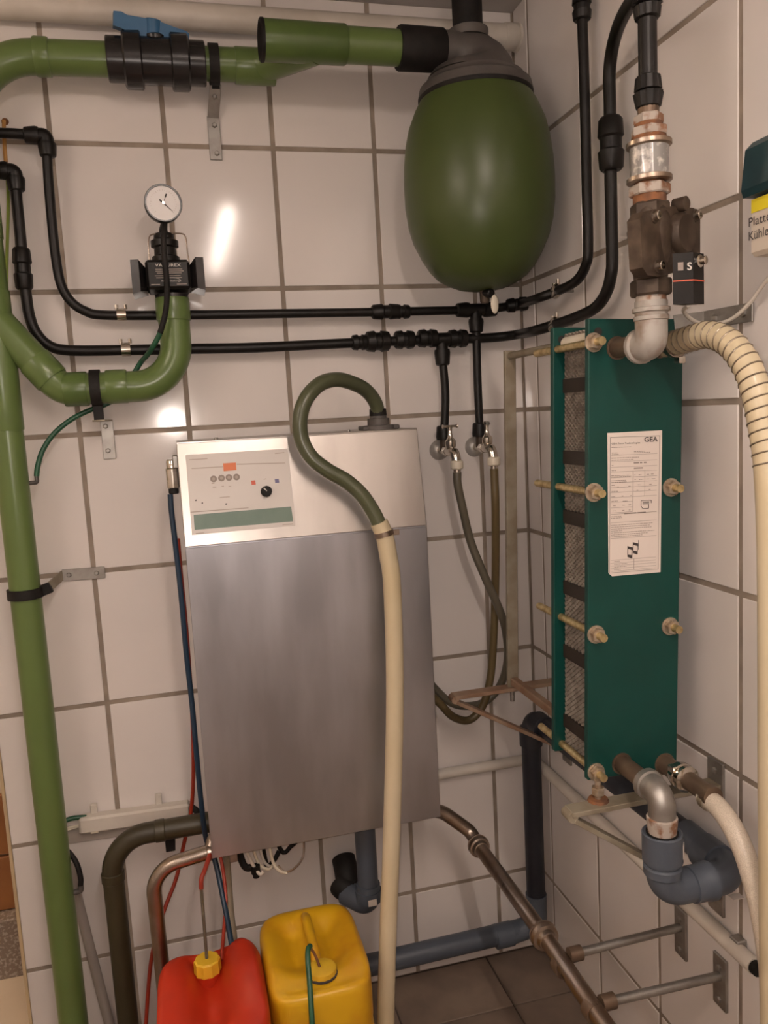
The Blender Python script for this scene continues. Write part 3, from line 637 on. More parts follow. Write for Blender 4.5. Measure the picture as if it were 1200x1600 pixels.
# ================================================================== INTERCEPTOR TANK
TC = B(748, 290, .20); tx, ty = TC.x, TC.y
tank = thing('vacuum_tank', (tx, ty, 1.834), 'large olive green egg-shaped vacuum tank hanging in the corner', 'tank')
tp_ = [(1.834, .0), (1.836, .03), (1.841, .056), (1.852, .082), (1.866, .105), (1.885, .122), (1.914, .140), (1.95, .157), (1.985, .1665), (2.03, .172), (2.075, .1728), (2.12, .1705), (2.165, .1645), (2.20, .156), (2.235, .141), (2.262, .1255), (2.27, .121)]
M().lathe((tx, ty, 0), (0, 0, 1), tp_, 56).obj('tank_body', 'green_tank', tank, smooth=60)
hd_ = [(2.262, .128), (2.266, .131), (2.284, .127), (2.290, .116), (2.300, .112), (2.304, .09)]
M().lathe((tx, ty, 0), (0, 0, 1), hd_, 48).obj('tank_head', 'grey_head', tank, smooth=40)
zI = B(655, 77, .20).z
bx_ = B(688, 78, .2).x
ctr = [(bx_, 0, .0405), (tx-.055, 0, .0415), (tx-.036, -.001, .044), (tx-.020, -.005, .050), (tx-.008, -.012, .058), (tx-.001, -.021, .069), (tx+.002, -.031, .081), (tx+.002, -.042, .092), (tx+.001, -.053, .101), (tx, -.064, .108)]
M().tube([V((x, ty, zI+dz)) for x, dz, _ in ctr], [q for _, _, q in ctr], 40).obj('head_elbow', 'grey_head', tank, smooth=60)
M().lathe((tx-.012, ty, zI+.026), (0, 0, 1), [(0, .044), (.012, .046), (.018, .046), (.020, .042)], 30).obj('top_flange', 'grey_head', tank)
M().lathe((tx, ty, 0), (0, 0, 1), [(2.254, .1285), (2.258, .131), (2.264, .131), (2.266, .1285)], 48).obj('seal_ring', 'black_rubber', tank)
xa, xb = B(622, 77, .2).x, B(692, 78, .2).x
M().lathe((xa, ty, zI), (1, 0, 0), [(0, .040), (0, .044), (.004, .046), (xb-xa-.004, .045), (xb-xa, .042)], 30).obj('rubber_sleeve', 'black_rubber', tank)
M().lathe((tx+.004, ty-.0, 1.840), (0, 0, -1), [(0, .012), (.03, .011), (.034, .009)], 14).obj('drain_nipple', 'bronze', tank)
M().lathe((tx+.006, ty-.010, 1.828), (.3, -1, -.2), [(-.012, .010), (.016, .010), (.018, .008)], 12).obj('drain_valve', 'black_pe', tank)
mb = M(); hcv = V((tx+.018, ty-.026, 1.800)); mb.sphere(hcv, .013, 14, 8, .75, .4, 1.7); lab(mb.obj('drain_handle', 'ivory', tank), 'ivory drain handle')
bp = M().lathe((tx-.012, ty, 0), (0, 0, 1), [(2.388, .034), (ZC, .034)], 26).obj('black_riser_pipe', 'black_rubber'); tag(bp, 'black pipe rising from the tank head to the ceiling', 'pipe')
# short green Y piece feeding the tank
xl, xm = B(410, 75, .2).x, B(541, 77, .2).x
yp = thing('green_pipe_branch', (xl, ty, zI-.04), 'short green pipe piece with open dark end leading into the grey tank head', 'pipe')
M().lathe((xm-.02, ty, zI), (1, 0, 0), [(0, .0368), (xa-xm+.03, .0368)], 30).obj('pipe', 'green_pvc', yp)
Ly = xm-xl
M().lathe((xl, ty, zI), (1, 0, 0), [(.004, .034), (0, .036), (0, .0405), (.004, .0412), (Ly-.004, .0405), (Ly, .038), (Ly, .034)], 30).obj('branch_socket', 'green_joint', yp)
M().lathe((xl-.003, ty, zI), (1, 0, 0), [(.010, .030), (0, .036), (-.002, .040), (.0, .0425), (.006, .0425), (.007, .040)], 30).obj('seal_ring', 'black_rubber', yp)
# white pipe under the ceiling
zw = B(300, 26, .032).z; xe = B(806, 62, .032).x
wp_ = thing('white_pipe', (xe, -.032, zw-.03), 'white plastic pipe running along the wall just under the ceiling', 'pipe')
M().tube([(VX[0], -.032, zw), (xe, -.032, zw)], .029, 22).obj('pipe', 'white_plastic', wp_)
M().lathe((xe-.035, -.032, zw), (1, 0, 0), [(0, .030), (.004, .0315), (.030, .0315), (.034, .029), (.036, .033), (.046, .033), (.048, .027)], 24).obj('end_fitting', 'white_plastic', wp_)

# ================================================================== PLATE HEAT EXCHANGER
YF = -.762; OX = V((-.2445, YF, .888)); UP = V((.0225/.815, 0, 1)).normalized(); RT = V((UP.z, 0, -UP.x)); FW = V((0, -1, 0)); EH = .815; EW = .182
def E_(a, b, c=0.): return OX+RT*a+UP*b+FW*c        # a across, b up, c out of the front plate
ex = thing('plate_heat_exchanger', E_(EW/2, 0, -.07), 'dark green plate heat exchanger with bolted end plates on the right-hand wall', 'heat exchanger')
def eplate(c0, c1, name, holes=True):
    mb = M().box(E_(EW/2, EH/2, (c0+c1)/2), EW/2, abs(c1-c0)/2, EH/2, RT, FW, UP, ch=.0015)
    return mb.obj(name, 'ex_green', ex, smooth=0)
eplate(-.014, 0, 'front_plate'); YBk = -.132
rp = eplate(YBk-.014, YBk, 'rear_plate')
# pack of thin wavy plates
mb = M(); npl = 18; xl_, xr_ = .020, EW-.014; c_a, c_b = YBk+.001, -.015; nz_ = 168; zl, zh = .008, EH-.012
for k in range(npl):
    c = c_a+(c_b-c_a)*(k+.5)/npl; amp = (c_b-c_a)/npl*.46*(1 if k % 2 else -1); base = len(mb.v)
    for i in range(nz_+1):
        b = zl+(zh-zl)*i/nz_; cc = c+amp*(1 if i % 2 else -1)
        mb.v.append(E_(xl_+(.0015 if i % 2 else 0), b, cc)); mb.v.append(E_(xr_, b, cc))
    for i in range(nz_): mb.f.append((base+2*i, base+2*i+1, base+2*i+3, base+2*i+2))
pk = mb.obj('plate_pack', 'pack', ex, smooth=0); pk['kind'] = 'stuff'; lab(pk, 'pack of thin corrugated steel plates')
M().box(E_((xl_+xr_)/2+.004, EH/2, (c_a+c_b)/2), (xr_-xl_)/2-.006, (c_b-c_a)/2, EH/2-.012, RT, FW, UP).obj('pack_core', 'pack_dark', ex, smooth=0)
for v in (600, 716, 812, 925, 1026, 1135):
    zc = (S(903, v, .215).z-OX.z)
    M().box(E_(xl_+.012, zc, (c_a+c_b)/2), .0135, (c_b-c_a)/2, .0125, RT, FW, UP).obj('gasket_band', 'pack_dark', ex, smooth=0)
M().tube([E_(.026, EH-.030, YBk+.003), E_(.026, EH-.030, -.014)], .013, 18).obj('top_gasket', 'ivory', ex)
# tie bolts
def tie(u, v, tipy, left=True):
    p = B(u, v, .785); hx_ = V((p.x, YF, p.z))
    M().tube([V((p.x, tipy, p.z)), V((p.x, YF-.030, p.z))], .0072, 12).obj('tie_rod', 'yellow_zinc', ex)
    m_ = M(); hexnut(m_, hx_+V((0, -.0025, 0)), FW, .012, .0135, .2); m_.lathe(hx_, FW, [(0, .0165), (.0025, .0165)], 20); m_.obj('nut', 'zinc_nut', ex, smooth=25)
for (u, v, tu) in ((938, 533, 838), (938, 771, 840), (941, 996, 844), (941, 1214, 848)):
    X = B(u, v, .785).x; tie(u, v, S(tu, v, -X).y)
for (u, v) in ((1050, 540), (1060, 763), (1058, 983), (1062, 1212)): tie(u, v, -.57)
for b in (EH-.022,):
    for a, c in ((.017, .0006), (.017, YBk+.0006)): M().lathe(E_(a, b, c), FW, [(0, .0075), (.0004, .0075)], 14).obj('plate_hole', 'pack_dark', ex)
# sticker
def FP(u, v, lift=0.): return B(u, v, -YF+lift)
def sx(x, y): return (920+x/6.157, 660+y/6.154)
st = M().poly([FP(*sx(190, 1450), .0008), FP(*sx(225, 1480), .0008), FP(*sx(690, 1440), .0008), FP(*sx(705, 76), .0008), FP(*sx(180, 102), .0008)], .0007, FW).obj('type_label', 'paper', ex, smooth=0)
lab(st, 'white printed type label')
so = FP(*sx(195, 1450), .0012); sxv = (FP(*sx(690, 1425), .0012)-so); syv = (FP(*sx(195, 115), .0012)-so); SW, SH = sxv.length, syv.length
ex1 = RT; ey1 = UP
s0 = FP(*sx(192, 1448), .0011); s1 = FP(*sx(688, 96), .0011); dS = s1-s0; SW = dS.dot(RT); SH = dS.dot(UP)
def SP(x, y):      # label pixels (x right, y down) to label plane
    fx_ = (x-192)/(688-192); fy_ = (1448-y-(688-x)*0.02-(x-192)*.02)/(1448-96); return s0+RT*(fx_*SW)+UP*(fy_*SH)
fr = M()
def line(x0, y0, x1, y1, t, mbx): 
    a, b = SP(x0, y0), SP(x1, y1); d = b-a
    if d.length < 1e-5: return
    mbx.bar(a, b, t, .0004, UP if abs(d.dot(RT)) > abs(d.dot(UP)) else RT, 0)
for (a, b, c, d) in ((200, 118, 683, 118), (200, 1440, 683, 1440), (200, 118, 200, 1440), (683, 118, 683, 1440)): line(a, b, c, d, .0007, fr)
for y in (290, 352, 406, 452): line(208, y, 660, y, .0005, fr)
for y in (508, 556, 604, 650, 700): line(208, y, 660, y, .0005, fr)
for y in (745, 800, 848): line(208, y, 420, y, .0005, fr)
for y in (862, 945, 1100): line(208, y, 660, y, .0005, fr)
line(424, 452, 424, 848, .0005, fr); line(540, 452, 540, 700, .0005, fr); line(440, 1315, 440, 1425, .0005, fr)
for y in (1315, 1345, 1372, 1400, 1425): line(208, y, 660, y, .0004, fr)
fr.obj('label_rules', 'soft_ink', st, smooth=0)
tx_ = M()
rnd = random.Random(3)
for (y, a, b) in ((215, 212, 410), (268, 215, 270), (282, 215, 290), (262, 432, 540), (274, 432, 590), (318, 212, 480), (338, 212, 430), (388, 215, 235), (438, 215, 260), (488, 212, 380), (500, 212, 405), (536, 212, 355), (552, 212, 360), (580, 215, 245), (598, 270, 285), (596, 380, 400), (640, 215, 285), (690, 215, 250), (690, 315, 330), (690, 398, 410), (735, 215, 275), (740, 325, 370), (780, 232, 258), (780, 320, 345), (780, 382, 408), (830, 232, 258), (830, 320, 345), (830, 385, 408), (885, 212, 310), (900, 212, 325), (490, 435, 455), (490, 478, 505), (490, 558, 582), (490, 600, 635), (536, 440, 458), (536, 482, 525), (536, 556, 582), (536, 608, 645), (588, 470, 495), (588, 585, 610), (640, 460, 482), (640, 580, 600), (970, 212, 620), (990, 212, 600), (1010, 212, 610), (1028, 212, 325), (1046, 212, 640), (1066, 212, 575), (1084, 212, 520), (1330, 245, 300), (1358, 245, 372), (1386, 245, 365), (1412, 245, 310)):
    x = a
    while x < b-4:
        L = min(rnd.uniform(8, 26), b-x); line(x, y, x+L, y, .0010 if y < 960 else .0009, tx_); x += L+rnd.uniform(3, 6)
tx_.obj('label_print', 'soft_ink', st, smooth=0)
text('GEA', SP(530, 172), RT, UP, .0082, 'ink', 'label_logo', st, width=SP(662, 172).x-SP(530, 172).x, bold=.02)
text('GEA Farm Technologies', SP(212, 186), RT, UP, .0030, 'ink', 'label_heading', st, width=SP(490, 172).x-SP(212, 172).x)
b_ = M()
for (y, a, b) in ((372, 430, 480), (372, 490, 512), (372, 528, 555), (424, 432, 520), (862, 340, 460), (862, 470, 552)): line(a, y, b, y, .0022, b_)
b_.obj('bold_print', 'soft_ink', st, smooth=0)
dg = M()
for (a, b, c, d) in ((505, 745, 605, 745), (505, 745, 505, 800), (605, 745, 605, 775), (520, 760, 585, 760), (520, 770, 585, 770), (520, 780, 585, 780), (505, 800, 525, 825), (525, 825, 580, 825), (580, 785, 580, 825)): line(a, b, c, d, .0009, dg)
for dx, dy in ((375, 1185), (428, 1150)):
    dg.poly([SP(dx, dy), SP(dx+52, dy+18), SP(dx+52, dy+45), SP(dx, dy+27)], .0003, FW); dg.poly([SP(dx+30, dy+90), SP(dx+42, dy+94), SP(dx+42, dy+128), SP(dx, dy+108), SP(dx, dy+85)], .0003, FW)
    line(dx+2, dy, dx+2, dy+105, .0009, dg); line(dx+44, dy+12, dx+44, dy+125, .0014, dg)
line(485, 1135, 485, 1230, .001, dg)
dg.obj('label_drawing', 'ink', st, smooth=0)
# port stubs on the front plate
XT, XBm, XR = -.170, -.176, -.088
zTop = S(958, 545, -XT).z; zBot = S(965, 1188, -XBm).z
def stub(x, z, L, r, m='brown_pipe'):
    M().lathe((x, YF, z), FW, [(0, r*1.22), (.0015, r*1.22), (.0015, r), (L, r)], 22).obj('port_stub', m, ex)
RS = .0165
stub(XT, zTop, .09, RS); stub(XBm, zBot, .115, RS); zBR = S(1022, 1182, -XR).z; stub(XR, zTop, .035, RS); stub(XR, zBR, .045, RS*1.02)

# ------------------------------------------------------------------ carrying frame: column, guide rods, wall consoles
fm = thing('exchanger_frame', (-.149, -.20, .863), 'pale steel column with guide rods behind the heat exchanger', 'metal frame')
ca, cb_ = B(801, 1078, .20), B(796, 548, .20)
M().bar(ca, cb_, .027, .012, (1, 0, 0)).obj('column', 'steel_bar', fm, smooth=0)
pt = B(797, 556, .205); M().tube([pt, V((pt.x+.0, -.63, pt.z))], .0085, 14).obj('top_guide_rod', 'steel_bar', fm)
pt = B(803, 1064, .21); M().bar(pt, V((pt.x, -.63, pt.z)), .020, .020, (1, 0, 0), .003).obj('bottom_guide_rod', 'rust_bar', fm, smooth=0)
M().tube([B(800, 1074, .2), B(800.5, 1095, .2)], .006, 8).obj('fixing_bolt', 'galv', fm)
def console(y, tip, zwall, label, wd=.030, wm='rust_bar'):
    t = thing('wall_console', (0, y, zwall), label, 'bracket'); tip = V(tip)
    M().bar(tip, V((-.004, y, tip.z)), .034, .009, (0, 1, 0)).obj('arm', wm, t, smooth=0)
    lowt = tip+V((.004, 0, -.012)); M().bar(lowt, V((-.004, y, zwall)), .030, .009, (0, 1, 0)).obj('brace', wm, t, smooth=0)
    M().lathe(tip+V((.001, -.014, -.006)), (0, 1, 0), [(0, .0095), (.028, .0095)], 16).obj('folded_end', wm, t)
    M().box((-.003, y, tip.z), .003, .022, .045, ch=.001).obj('wall_plate', 'galv', t, smooth=0); M().box((-.003, y, zwall), .003, .022, .035, ch=.001).obj('wall_plate', 'galv', t, smooth=0)
    M().lathe((-.006, y, tip.z+.026), (-1, 0, 0), [(0, .007), (.005, .007), (.007, .004)], 6).obj('bolt', 'galv', t)
    return t
tr = B(708, 1088, .20); br = B(870, 1163, .20); k_ = (br.z-tr.z)/(br.x-tr.x)
console(-.20, tr, tr.z+k_*(0-tr.x), 'rusty triangular wall console below the steel column')
tf = B(889, 1268, .795); bf = B(1032, 1347, .795); k_ = (bf.z-tf.z)/(bf.x-tf.x)
fcs = console(-.795, tf, tf.z+k_*(0-tf.x), 'pale triangular wall console under the heat exchanger front', wm='steel_bar')
# adjusting screw between console and front plate
asx = B(939, 1245, .795); m_ = M(); m_.tube([V((asx.x, -.785, tf.z)), V((asx.x, -.785, OX.z+.01))], .006, 12); hexnut(m_, V((asx.x, -.785, tf.z+.016)), (0, 0, 1), .014, .012); m_.obj('levelling_screw', 'zinc_nut', fcs, smooth=25)
M().lathe((asx.x, -.785, tf.z+.003), (0, 0, 1), [(0, .02), (.006, .017)], 16).obj('rusty_washer', 'rust', fcs)
# flat strip fixing the top of the exchanger to the wall
ub = thing('wall_bracket', S(1130, 490, 0), 'galvanised flat bracket on the wall above the spiral hose', 'bracket')
g0, g1 = S(1078, 504, .004), S(1177, 487, .004)
M().bar(g0, g1, .030, .004, (0, 0, 1)).obj('wall_plate', 'galv', ub, smooth=0)
M().bar(V((-.004, YF-.007-.0, g0.z)), V((-.06, YF-.002, g0.z-.004)), .028, .004, (0, 0, 1)).obj('arm', 'galv', ub, smooth=0)
for u, v in ((1117, 498), (1162, 489)): M().lathe(S(u, v, .006), (-1, 0, 0), [(0, .007), (.004, .007), (.006, .004)], 6).obj('bolt', 'galv', ub)

# ------------------------------------------------------------------ fittings column with solenoid valve on the upper port
sxx, syy = XT, S(1018, 540, -XT).y
def sz(v): return S(1019, v, -XT).z
def srd(px, v=400): return rad(V((sxx, syy, sz(v))), px)
fs = thing('galvanised_elbow', (sxx, syy, sz(570)), 'galvanised elbow on the upper port of the heat exchanger', 'pipe fitting')
ze = sz(538)
M().tube(fillet([V((sxx, YF-.074, ze)), V((sxx, syy, ze)), V((sxx, syy, sz(470)))], .035, 10), srd(50), 24).obj('elbow', 'galv_white', fs)
for v, px in ((484, 58), (497, 54)): M().lathe((sxx, syy, sz(v)), (0, 0, 1), [(-.004, srd(px-6)), (-.003, srd(px)), (.003, srd(px)), (.004, srd(px-6))], 24).obj('collar', 'galv_white', fs)
M().lathe((sxx, YF-.076, ze), FW, [(-.01, srd(50)), (-.008, srd(57)), (0, srd(57)), (.003, srd(50))], 24).obj('collar', 'galv_white', fs)
M().lathe((sxx, syy, sz(476)), (0, 0, 1), [(0, srd(48)), (sz(462)-sz(476), srd(46)), (sz(455)-sz(476), srd(44))], 20).obj('nipple', 'lime', fs)
# solenoid valve
sv = thing('solenoid_valve', (sxx, syy, sz(460)), 'brown bronze solenoid valve with black coil above the heat exchanger', 'valve')
mb = M(); hexnut(mb, (sxx, syy, sz(462)), (0, 0, 1), sz(436)-sz(462), srd(64), .3); mb.obj('lower_hex', 'bronze', sv, smooth=20)
M().lathe((sxx, syy, sz(440)), (0, 0, 1), [(0, srd(50)), (sz(415)-sz(440), srd(56)), (sz(385)-sz(440), srd(64)), (sz(360)-sz(440), srd(70)), (sz(340)-sz(440), srd(60)), (sz(325)-sz(440), srd(52))], 24).obj('body', 'bronze', sv)
mb = M(); hexnut(mb, (sxx, syy, sz(345)), (0, 0, 1), sz(316)-sz(345), srd(60), .3); mb.obj('upper_hex', 'bronze', sv, smooth=20)
vn = V((.50, -1, 0)).normalized(); vr = V((1, .50, 0)).normalized(); vcn = V((sxx, syy, sz(375)))
fl = vcn+vn*.028
def Q(u, v, d=0.): return plane(u, v, fl+vn*d, vn)
out = [(1000, 342), (1008, 330), (1050, 322), (1084, 325), (1094, 334), (1094, 405), (1086, 418), (1030, 432), (1012, 430), (1004, 418)]
M().poly([Q(u, v) for u, v in out], .022, vn).obj('cover_plate', 'bronze', sv, smooth=0)
cc = Q(1062, 366); M().lathe(cc-vn*.004, vn, [(0, srd(66)), (.012, srd(64)), (.018, srd(56)), (.019, .001)], 28).obj('diaphragm_dome', 'bronze', sv)
for (u, v) in ((1022, 338), (1086, 337), (1027, 416)):
    c = Q(u, v); M().lathe(c-vn*.002, vn, [(0, srd(22)), (.004, srd(20))], 16).obj('bolt_boss', 'bronze', sv); M().lathe(c+vn*.001, vn, [(0, srd(14)), (.008, srd(14)), (.009, srd(12)), (.009, srd(6)), (.005, srd(6))], 14).obj('socket_screw', 'chrome', sv)
M().lathe(Q(1054, 322, -.008), vn, [(0, srd(22)), (.020, srd(22)), (.022, srd(16))], 16).obj('boss', 'bronze', sv)
# coil
cl0 = Q(1083, 398, .030)
cn = V((.10, -1, 0)).normalized()
def K(u, v, d=0.): return plane(u, v, fl+vn*.012+cn*(.026+d), cn)
mb = M(); front = [K(1054, 408), K(1083, 398), K(1083, 470), K(1057, 476)]
kx0, kx1 = K(1083, 398), K(1110, 396)
eL = (K(1056, 404)-K(1083, 398)); eL.z = 0
zt_, zb_ = K(1083, 394).z, K(1083, 474).z
Lf = V((-1, .35, 0)).normalized()*.030; Rf = V((1, .45, 0)).normalized()*.030
ed = V((K(1083, 398).x, K(1083, 398).y, 0))
foot = [ed, ed+Rf, ed+Rf+Lf, ed+Lf]
mb.v = [V((p.x, p.y, zb_)) for p in foot]+[V((p.x, p.y, zt_)) for p in foot]
mb.f = [(0, 1, 2, 3), (7, 6, 5, 4)]+[(i, (i+1) % 4, 4+(i+1) % 4, 4+i) for i in range(4)]
coil = lab(mb.obj('coil', 'black_pe', sv, smooth=0), 'black solenoid coil with red line')
for side, e0 in ((Lf, ed), (Rf, ed)):
    n2 = V((side.y, -side.x, 0)).normalized(); n2 = n2 if n2.y < 0 else -n2
    zmid = zb_+(zt_-zb_)*.46
    M().box(V((e0.x, e0.y, zmid))+side/2+n2*.0002, side.length/2, .0006, .0010, side.normalized(), n2, V((0, 0, 1))).obj('red_line', 'red_mark', coil, smooth=0)
n2 = V((Rf.y, -Rf.x, 0)).normalized(); n2 = n2 if n2.y < 0 else -n2
M().lathe(V((ed.x, ed.y, zt_-.012))+Rf*.5, n2, [(0, .0095), (.003, .0095), (.004, .0062), (.012, .006), (.013, .004)], 18).obj('coil_screw', 'chrome', coil)
nL = V((Lf.y, -Lf.x, 0)).normalized(); nL = nL if nL.y < 0 else -nL
text('S', V((ed.x, ed.y, zb_+(zt_-zb_)*.66))+Lf*.30+nL*.0006, -Lf, (0, 0, 1), .011, 'white_ink', 'coil_mark', coil, bold=.02)
M().box(V((ed.x, ed.y, zb_+(zt_-zb_)*.74))+Lf*.62+nL*.0004, .004, .0004, .006, Lf.normalized(), nL, V((0, 0, 1))).obj('coil_badge', 'soft_ink', coil, smooth=0)
# threaded fittings above the valve
ff_ = thing('pipe_fittings', (sxx, syy, sz(316)), 'limescaled and rusty threaded fittings above the solenoid valve', 'pipe fitting')
def seg(v0, v1, px, m, nm, hexed=False, ph=.2):
    o_ = V((sxx, syy, sz(v0))); L = sz(v1)-sz(v0); mb = M()
    if hexed: hexnut(mb, o_, (0, 0, 1), L, srd(px), ph)
    else: mb.lathe(o_, (0, 0, 1), [(0, srd(px)), (L, srd(px))], 24)
    return mb.obj(nm, m, ff_, smooth=25)
seg(320, 303, 50, 'rust', 'rusty_nipple'); seg(304, 287, 62, 'lime', 'hex_nut', True, .5); seg(288, 280, 46, 'rust', 'rusty_thread'); 
seg(281, 222, 58, 'sight', 'sight_body')
for v, px in ((279, 68), (223, 68)): M().lathe((sxx, syy, sz(v)), (0, 0, 1), [(-.005, srd(px-10)), (-.003, srd(px)), (.003, srd(px)), (.005, srd(px-10))], 24).obj('ring', 'stain_pipe', ff_)
seg(219, 211, 52, 'rust', 'rusty_thread'); seg(212, 197, 56, 'lime', 'hex_nut', True, .1); seg(198, 190, 42, 'rust', 'rusty_thread'); seg(191, 176, 44, 'lime', 'hex_nut', True, .6); seg(177, 163, 32, 'brown_pipe', 'nipple')
bp_ = thing('black_feed_pipe', (sxx, syy, sz(165)), 'black plastic pipe with ribbed nuts above the rusty fittings', 'pipe')
M().tube([(sxx, syy, sz(166)), (sxx, syy, sz(-22))], srd(28), 20).obj('pipe', 'black_pe', bp_)
for v0, v1, pxa, pxb in ((166, 140, 38, 46), (140, 114, 42, 38), (24, 2, 38, 42), (2, -26, 46, 40)):
    M().lathe((sxx, syy, sz(v0)), (0, 0, 1), [(0, srd(pxa-6)), (.002, srd(pxa)), (sz(v1)-sz(v0)-.002, srd(pxb)), (sz(v1)-sz(v0), srd(pxb-6))], 28, rib=.07).obj('ribbed_nut', 'black_pe', bp_)

# ------------------------------------------------------------------ spiral hose on the upper right port
xh = XR
hp = [V((xh, YF-.020, zTop)), V((xh, YF-.05, zTop+.002)), S(1085, 527, -xh), S(1110, 523, -xh+.0), S(1140, 536, -xh), S(1166, 570, -xh), S(1182, 615, -xh), S(1193, 670, -xh), S(1201, 730, -xh), S(1206, 850, -xh), S(1207, 1000, -xh), S(1207, 1200, -xh), S(1208, 1400, -xh), S(1210, 1600, -xh)]
hp[2].y = min(hp[2].y, YF-.07)
e = hp[-1]; hp += [V((e.x-.01, e.y-.02, .06)), V((e.x-.06, e.y-.10, .024)), V((e.x-.2, e.y-.3, .022))]
rh = .0205
shh = thing('spiral_hose', hp[0], 'thick cream suction hose with steel spiral from the upper port down to the floor', 'hose')
sp = spline(hp, 8); cut = 2*8+2; cut2 = 8*8
M().tube(sp[:cut+1], rh, 20).obj('clear_section', 'hose_clear', shh); M().tube(sp[cut:], rh, 20).obj('hose', 'hose_cream', shh)
def helix(path, r, pitch, n=14):
    out = []; P = [V(p) for p in path]; s = 0.; x = None
    for i in range(len(P)-1):
        t = (P[i+1]-P[i]); L = t.length; t.normalize()
        if x is None: x = t.cross(V((0, 0, 1))).normalized()
        x = (x-t*x.dot(t)).normalized(); y = t.cross(x); m_ = max(2, int(L/pitch*n))
        for k in range(m_):
            a = 2*PI*(s+L*k/m_)/pitch; out.append(P[i]+t*(L*k/m_)+(x*math.cos(a)+y*math.sin(a))*r)
        s += L
    return out
M().tube(helix(sp[4:cut2+1], rh+.0004, .0155), .0014, 6).obj('spiral_wire', 'wire_dark', shh)
M().lathe(V((xh, YF-.040, zTop)), FW, [(0, rh*.98), (0, rh*1.10), (.011, rh*1.10), (.011, rh*.98)], 24).obj('hose_clamp', 'stain_pipe', shh)
M().box(V((xh+.008, YF-.046, zTop-rh-.006)), .006, .008, .006, ch=.001).obj('clamp_screw', 'chrome', shh, smooth=0)

# ------------------------------------------------------------------ braided hose on the lower right port
un = thing('pipe_union', (XR, YF-.05, zBR-.03), 'polished pipe union with brown nozzle on the lower right port', 'pipe fitting')
yy = YF-.040
M().lathe((XR, yy, zBR), FW, [(0, .016), (0, .021), (.008, .024), (.016, .024), (.018, .020), (.022, .0235), (.030, .0235), (.034, .017)], 26).obj('union', 'chrome', un)
M().lathe((XR, yy-.03, zBR), FW, [(0, .0165), (.05, .0160), (.056, .0185), (.07, .0185)], 22).obj('nozzle', 'brown_pipe', un)
M().box((XR-.018, yy-.012, zBR+.016), .005, .008, .006, ch=.001).obj('union_bolt', 'chrome', un, smooth=0)
bh = [V((XR, yy-.085, zBR)), S(1123, 1262, -XR), S(1143, 1290, -XR), S(1162, 1330, -XR), S(1178, 1380, -XR), S(1190, 1430, -XR), S(1200, 1490, -XR), S(1206, 1570, -XR+.0)]
bh[0] = S(1100, 1243, -XR); e = bh[-1]; bh += [V((e.x-.005, e.y-.02, .2)), V((e.x-.03, e.y-.05, .04)), V((e.x-.1, e.y-.15, .0175))]
bhh = thing('braided_hose', bh[0], 'whitish braided hose clamped to the lower right port', 'hose')
m_b = mat('braid', (.66, .58, .48), .4, col2=(.52, .45, .36), scale=900, bump=.2, detail=0, coat=.2)
rbh = .0170
M().tube(spline(bh, 7), rbh, 18).obj('hose', 'braid', bhh)
d = (bh[1]-bh[0]).normalized(); M().lathe(bh[0]+d*.006, d, [(0, rbh*.98), (0, rbh*1.12), (.012, rbh*1.12), (.012, rbh*.98)], 22).obj('hose_clamp', 'steel_bar', bhh)
M().tube([V((XR, yy-.09, zBR)), bh[0]+d*.01], .0160, 16).obj('hose_end', 'brown_pipe', bhh)

# ------------------------------------------------------------------ lower left port: elbow into the grey siphon
xe_ = XBm; ye_ = S(1034, 1245, -XBm).y; zE = zBot
el = thing('galvanised_elbow', (xe_, ye_, zE-.06), 'galvanised elbow on the lower port bending down into the grey siphon', 'pipe fitting')
zlow = S(1036, 1300, -XBm).z
M().tube(fillet([V((xe_, YF-.075, zE)), V((xe_, ye_, zE)), V((xe_, ye_, zlow-.02))], .05, 12), .0225, 24).obj('elbow', 'galv', el)
M().lathe((xe_, YF-.088, zE), FW, [(-.010, .022), (-.008, .0262), (.004, .0262), (.006, .022)], 24).obj('collar', 'galv', el)
M().lathe((xe_, ye_, S(1036, 1283, -XBm).z), (0, 0, 1), [(-.02, .0235), (-.004, .0250), (.006, .0255), (.008, .022)], 22).obj('rusty_collar', 'lime', el)
def sg(v): return S(1036, v, -XBm).z
zS = sg(1392); xs2 = -.036; RH = .0268
si = thing('grey_siphon', (xe_, ye_, zS-.04), 'grey plastic drain siphon bend under the heat exchanger', 'drain pipe')
M().lathe((xe_, ye_, sg(1345)), (0, 0, 1), [(0, .030), (.002, .0335), (sg(1300)-sg(1345)-.002, .0335), (sg(1300)-sg(1345), .0310), (sg(1302)-sg(1345), .027)], 28).obj('socket', 'ht_grey', si)
M().lathe((xe_, ye_, sg(1304)), (0, 0, 1), [(0, .0265), (.0045, .0265), (.0045, .0240), (.001, .0240)], 28).obj('socket_seal', 'black_rubber', si)
M().tube(fillet([V((xe_, ye_, sg(1335))), V((xe_, ye_, zS)), V((xs2, ye_, zS)), V((xs2, ye_+.14, zS+.004))], [.034, .034], 12), .0275, 26).obj('trap_bend', 'ht_grey', si)
M().lathe((xe_, ye_, sg(1366)), (0, 0, 1), [(0, .0285), (.003, .0318), (.016, .0318), (.019, .0285)], 28).obj('rib', 'ht_grey', si)
M().lathe((xe_+.052, ye_, zS), (1, 0, 0), [(0, .028), (.001, .0305), (.024, .0305), (.028, .0325), (.040, .0325), (.042, .028)], 28).obj('socket', 'ht_grey', si)
M().lathe((xs2, ye_+.040, zS), (0, 1, 0), [(0, .028), (.001, .0325), (.045, .0325), (.047, .028)], 28).obj('socket', 'ht_grey', si)
lb = V((xe_, ye_, sg(1325))); a_ = math.radians(-38)
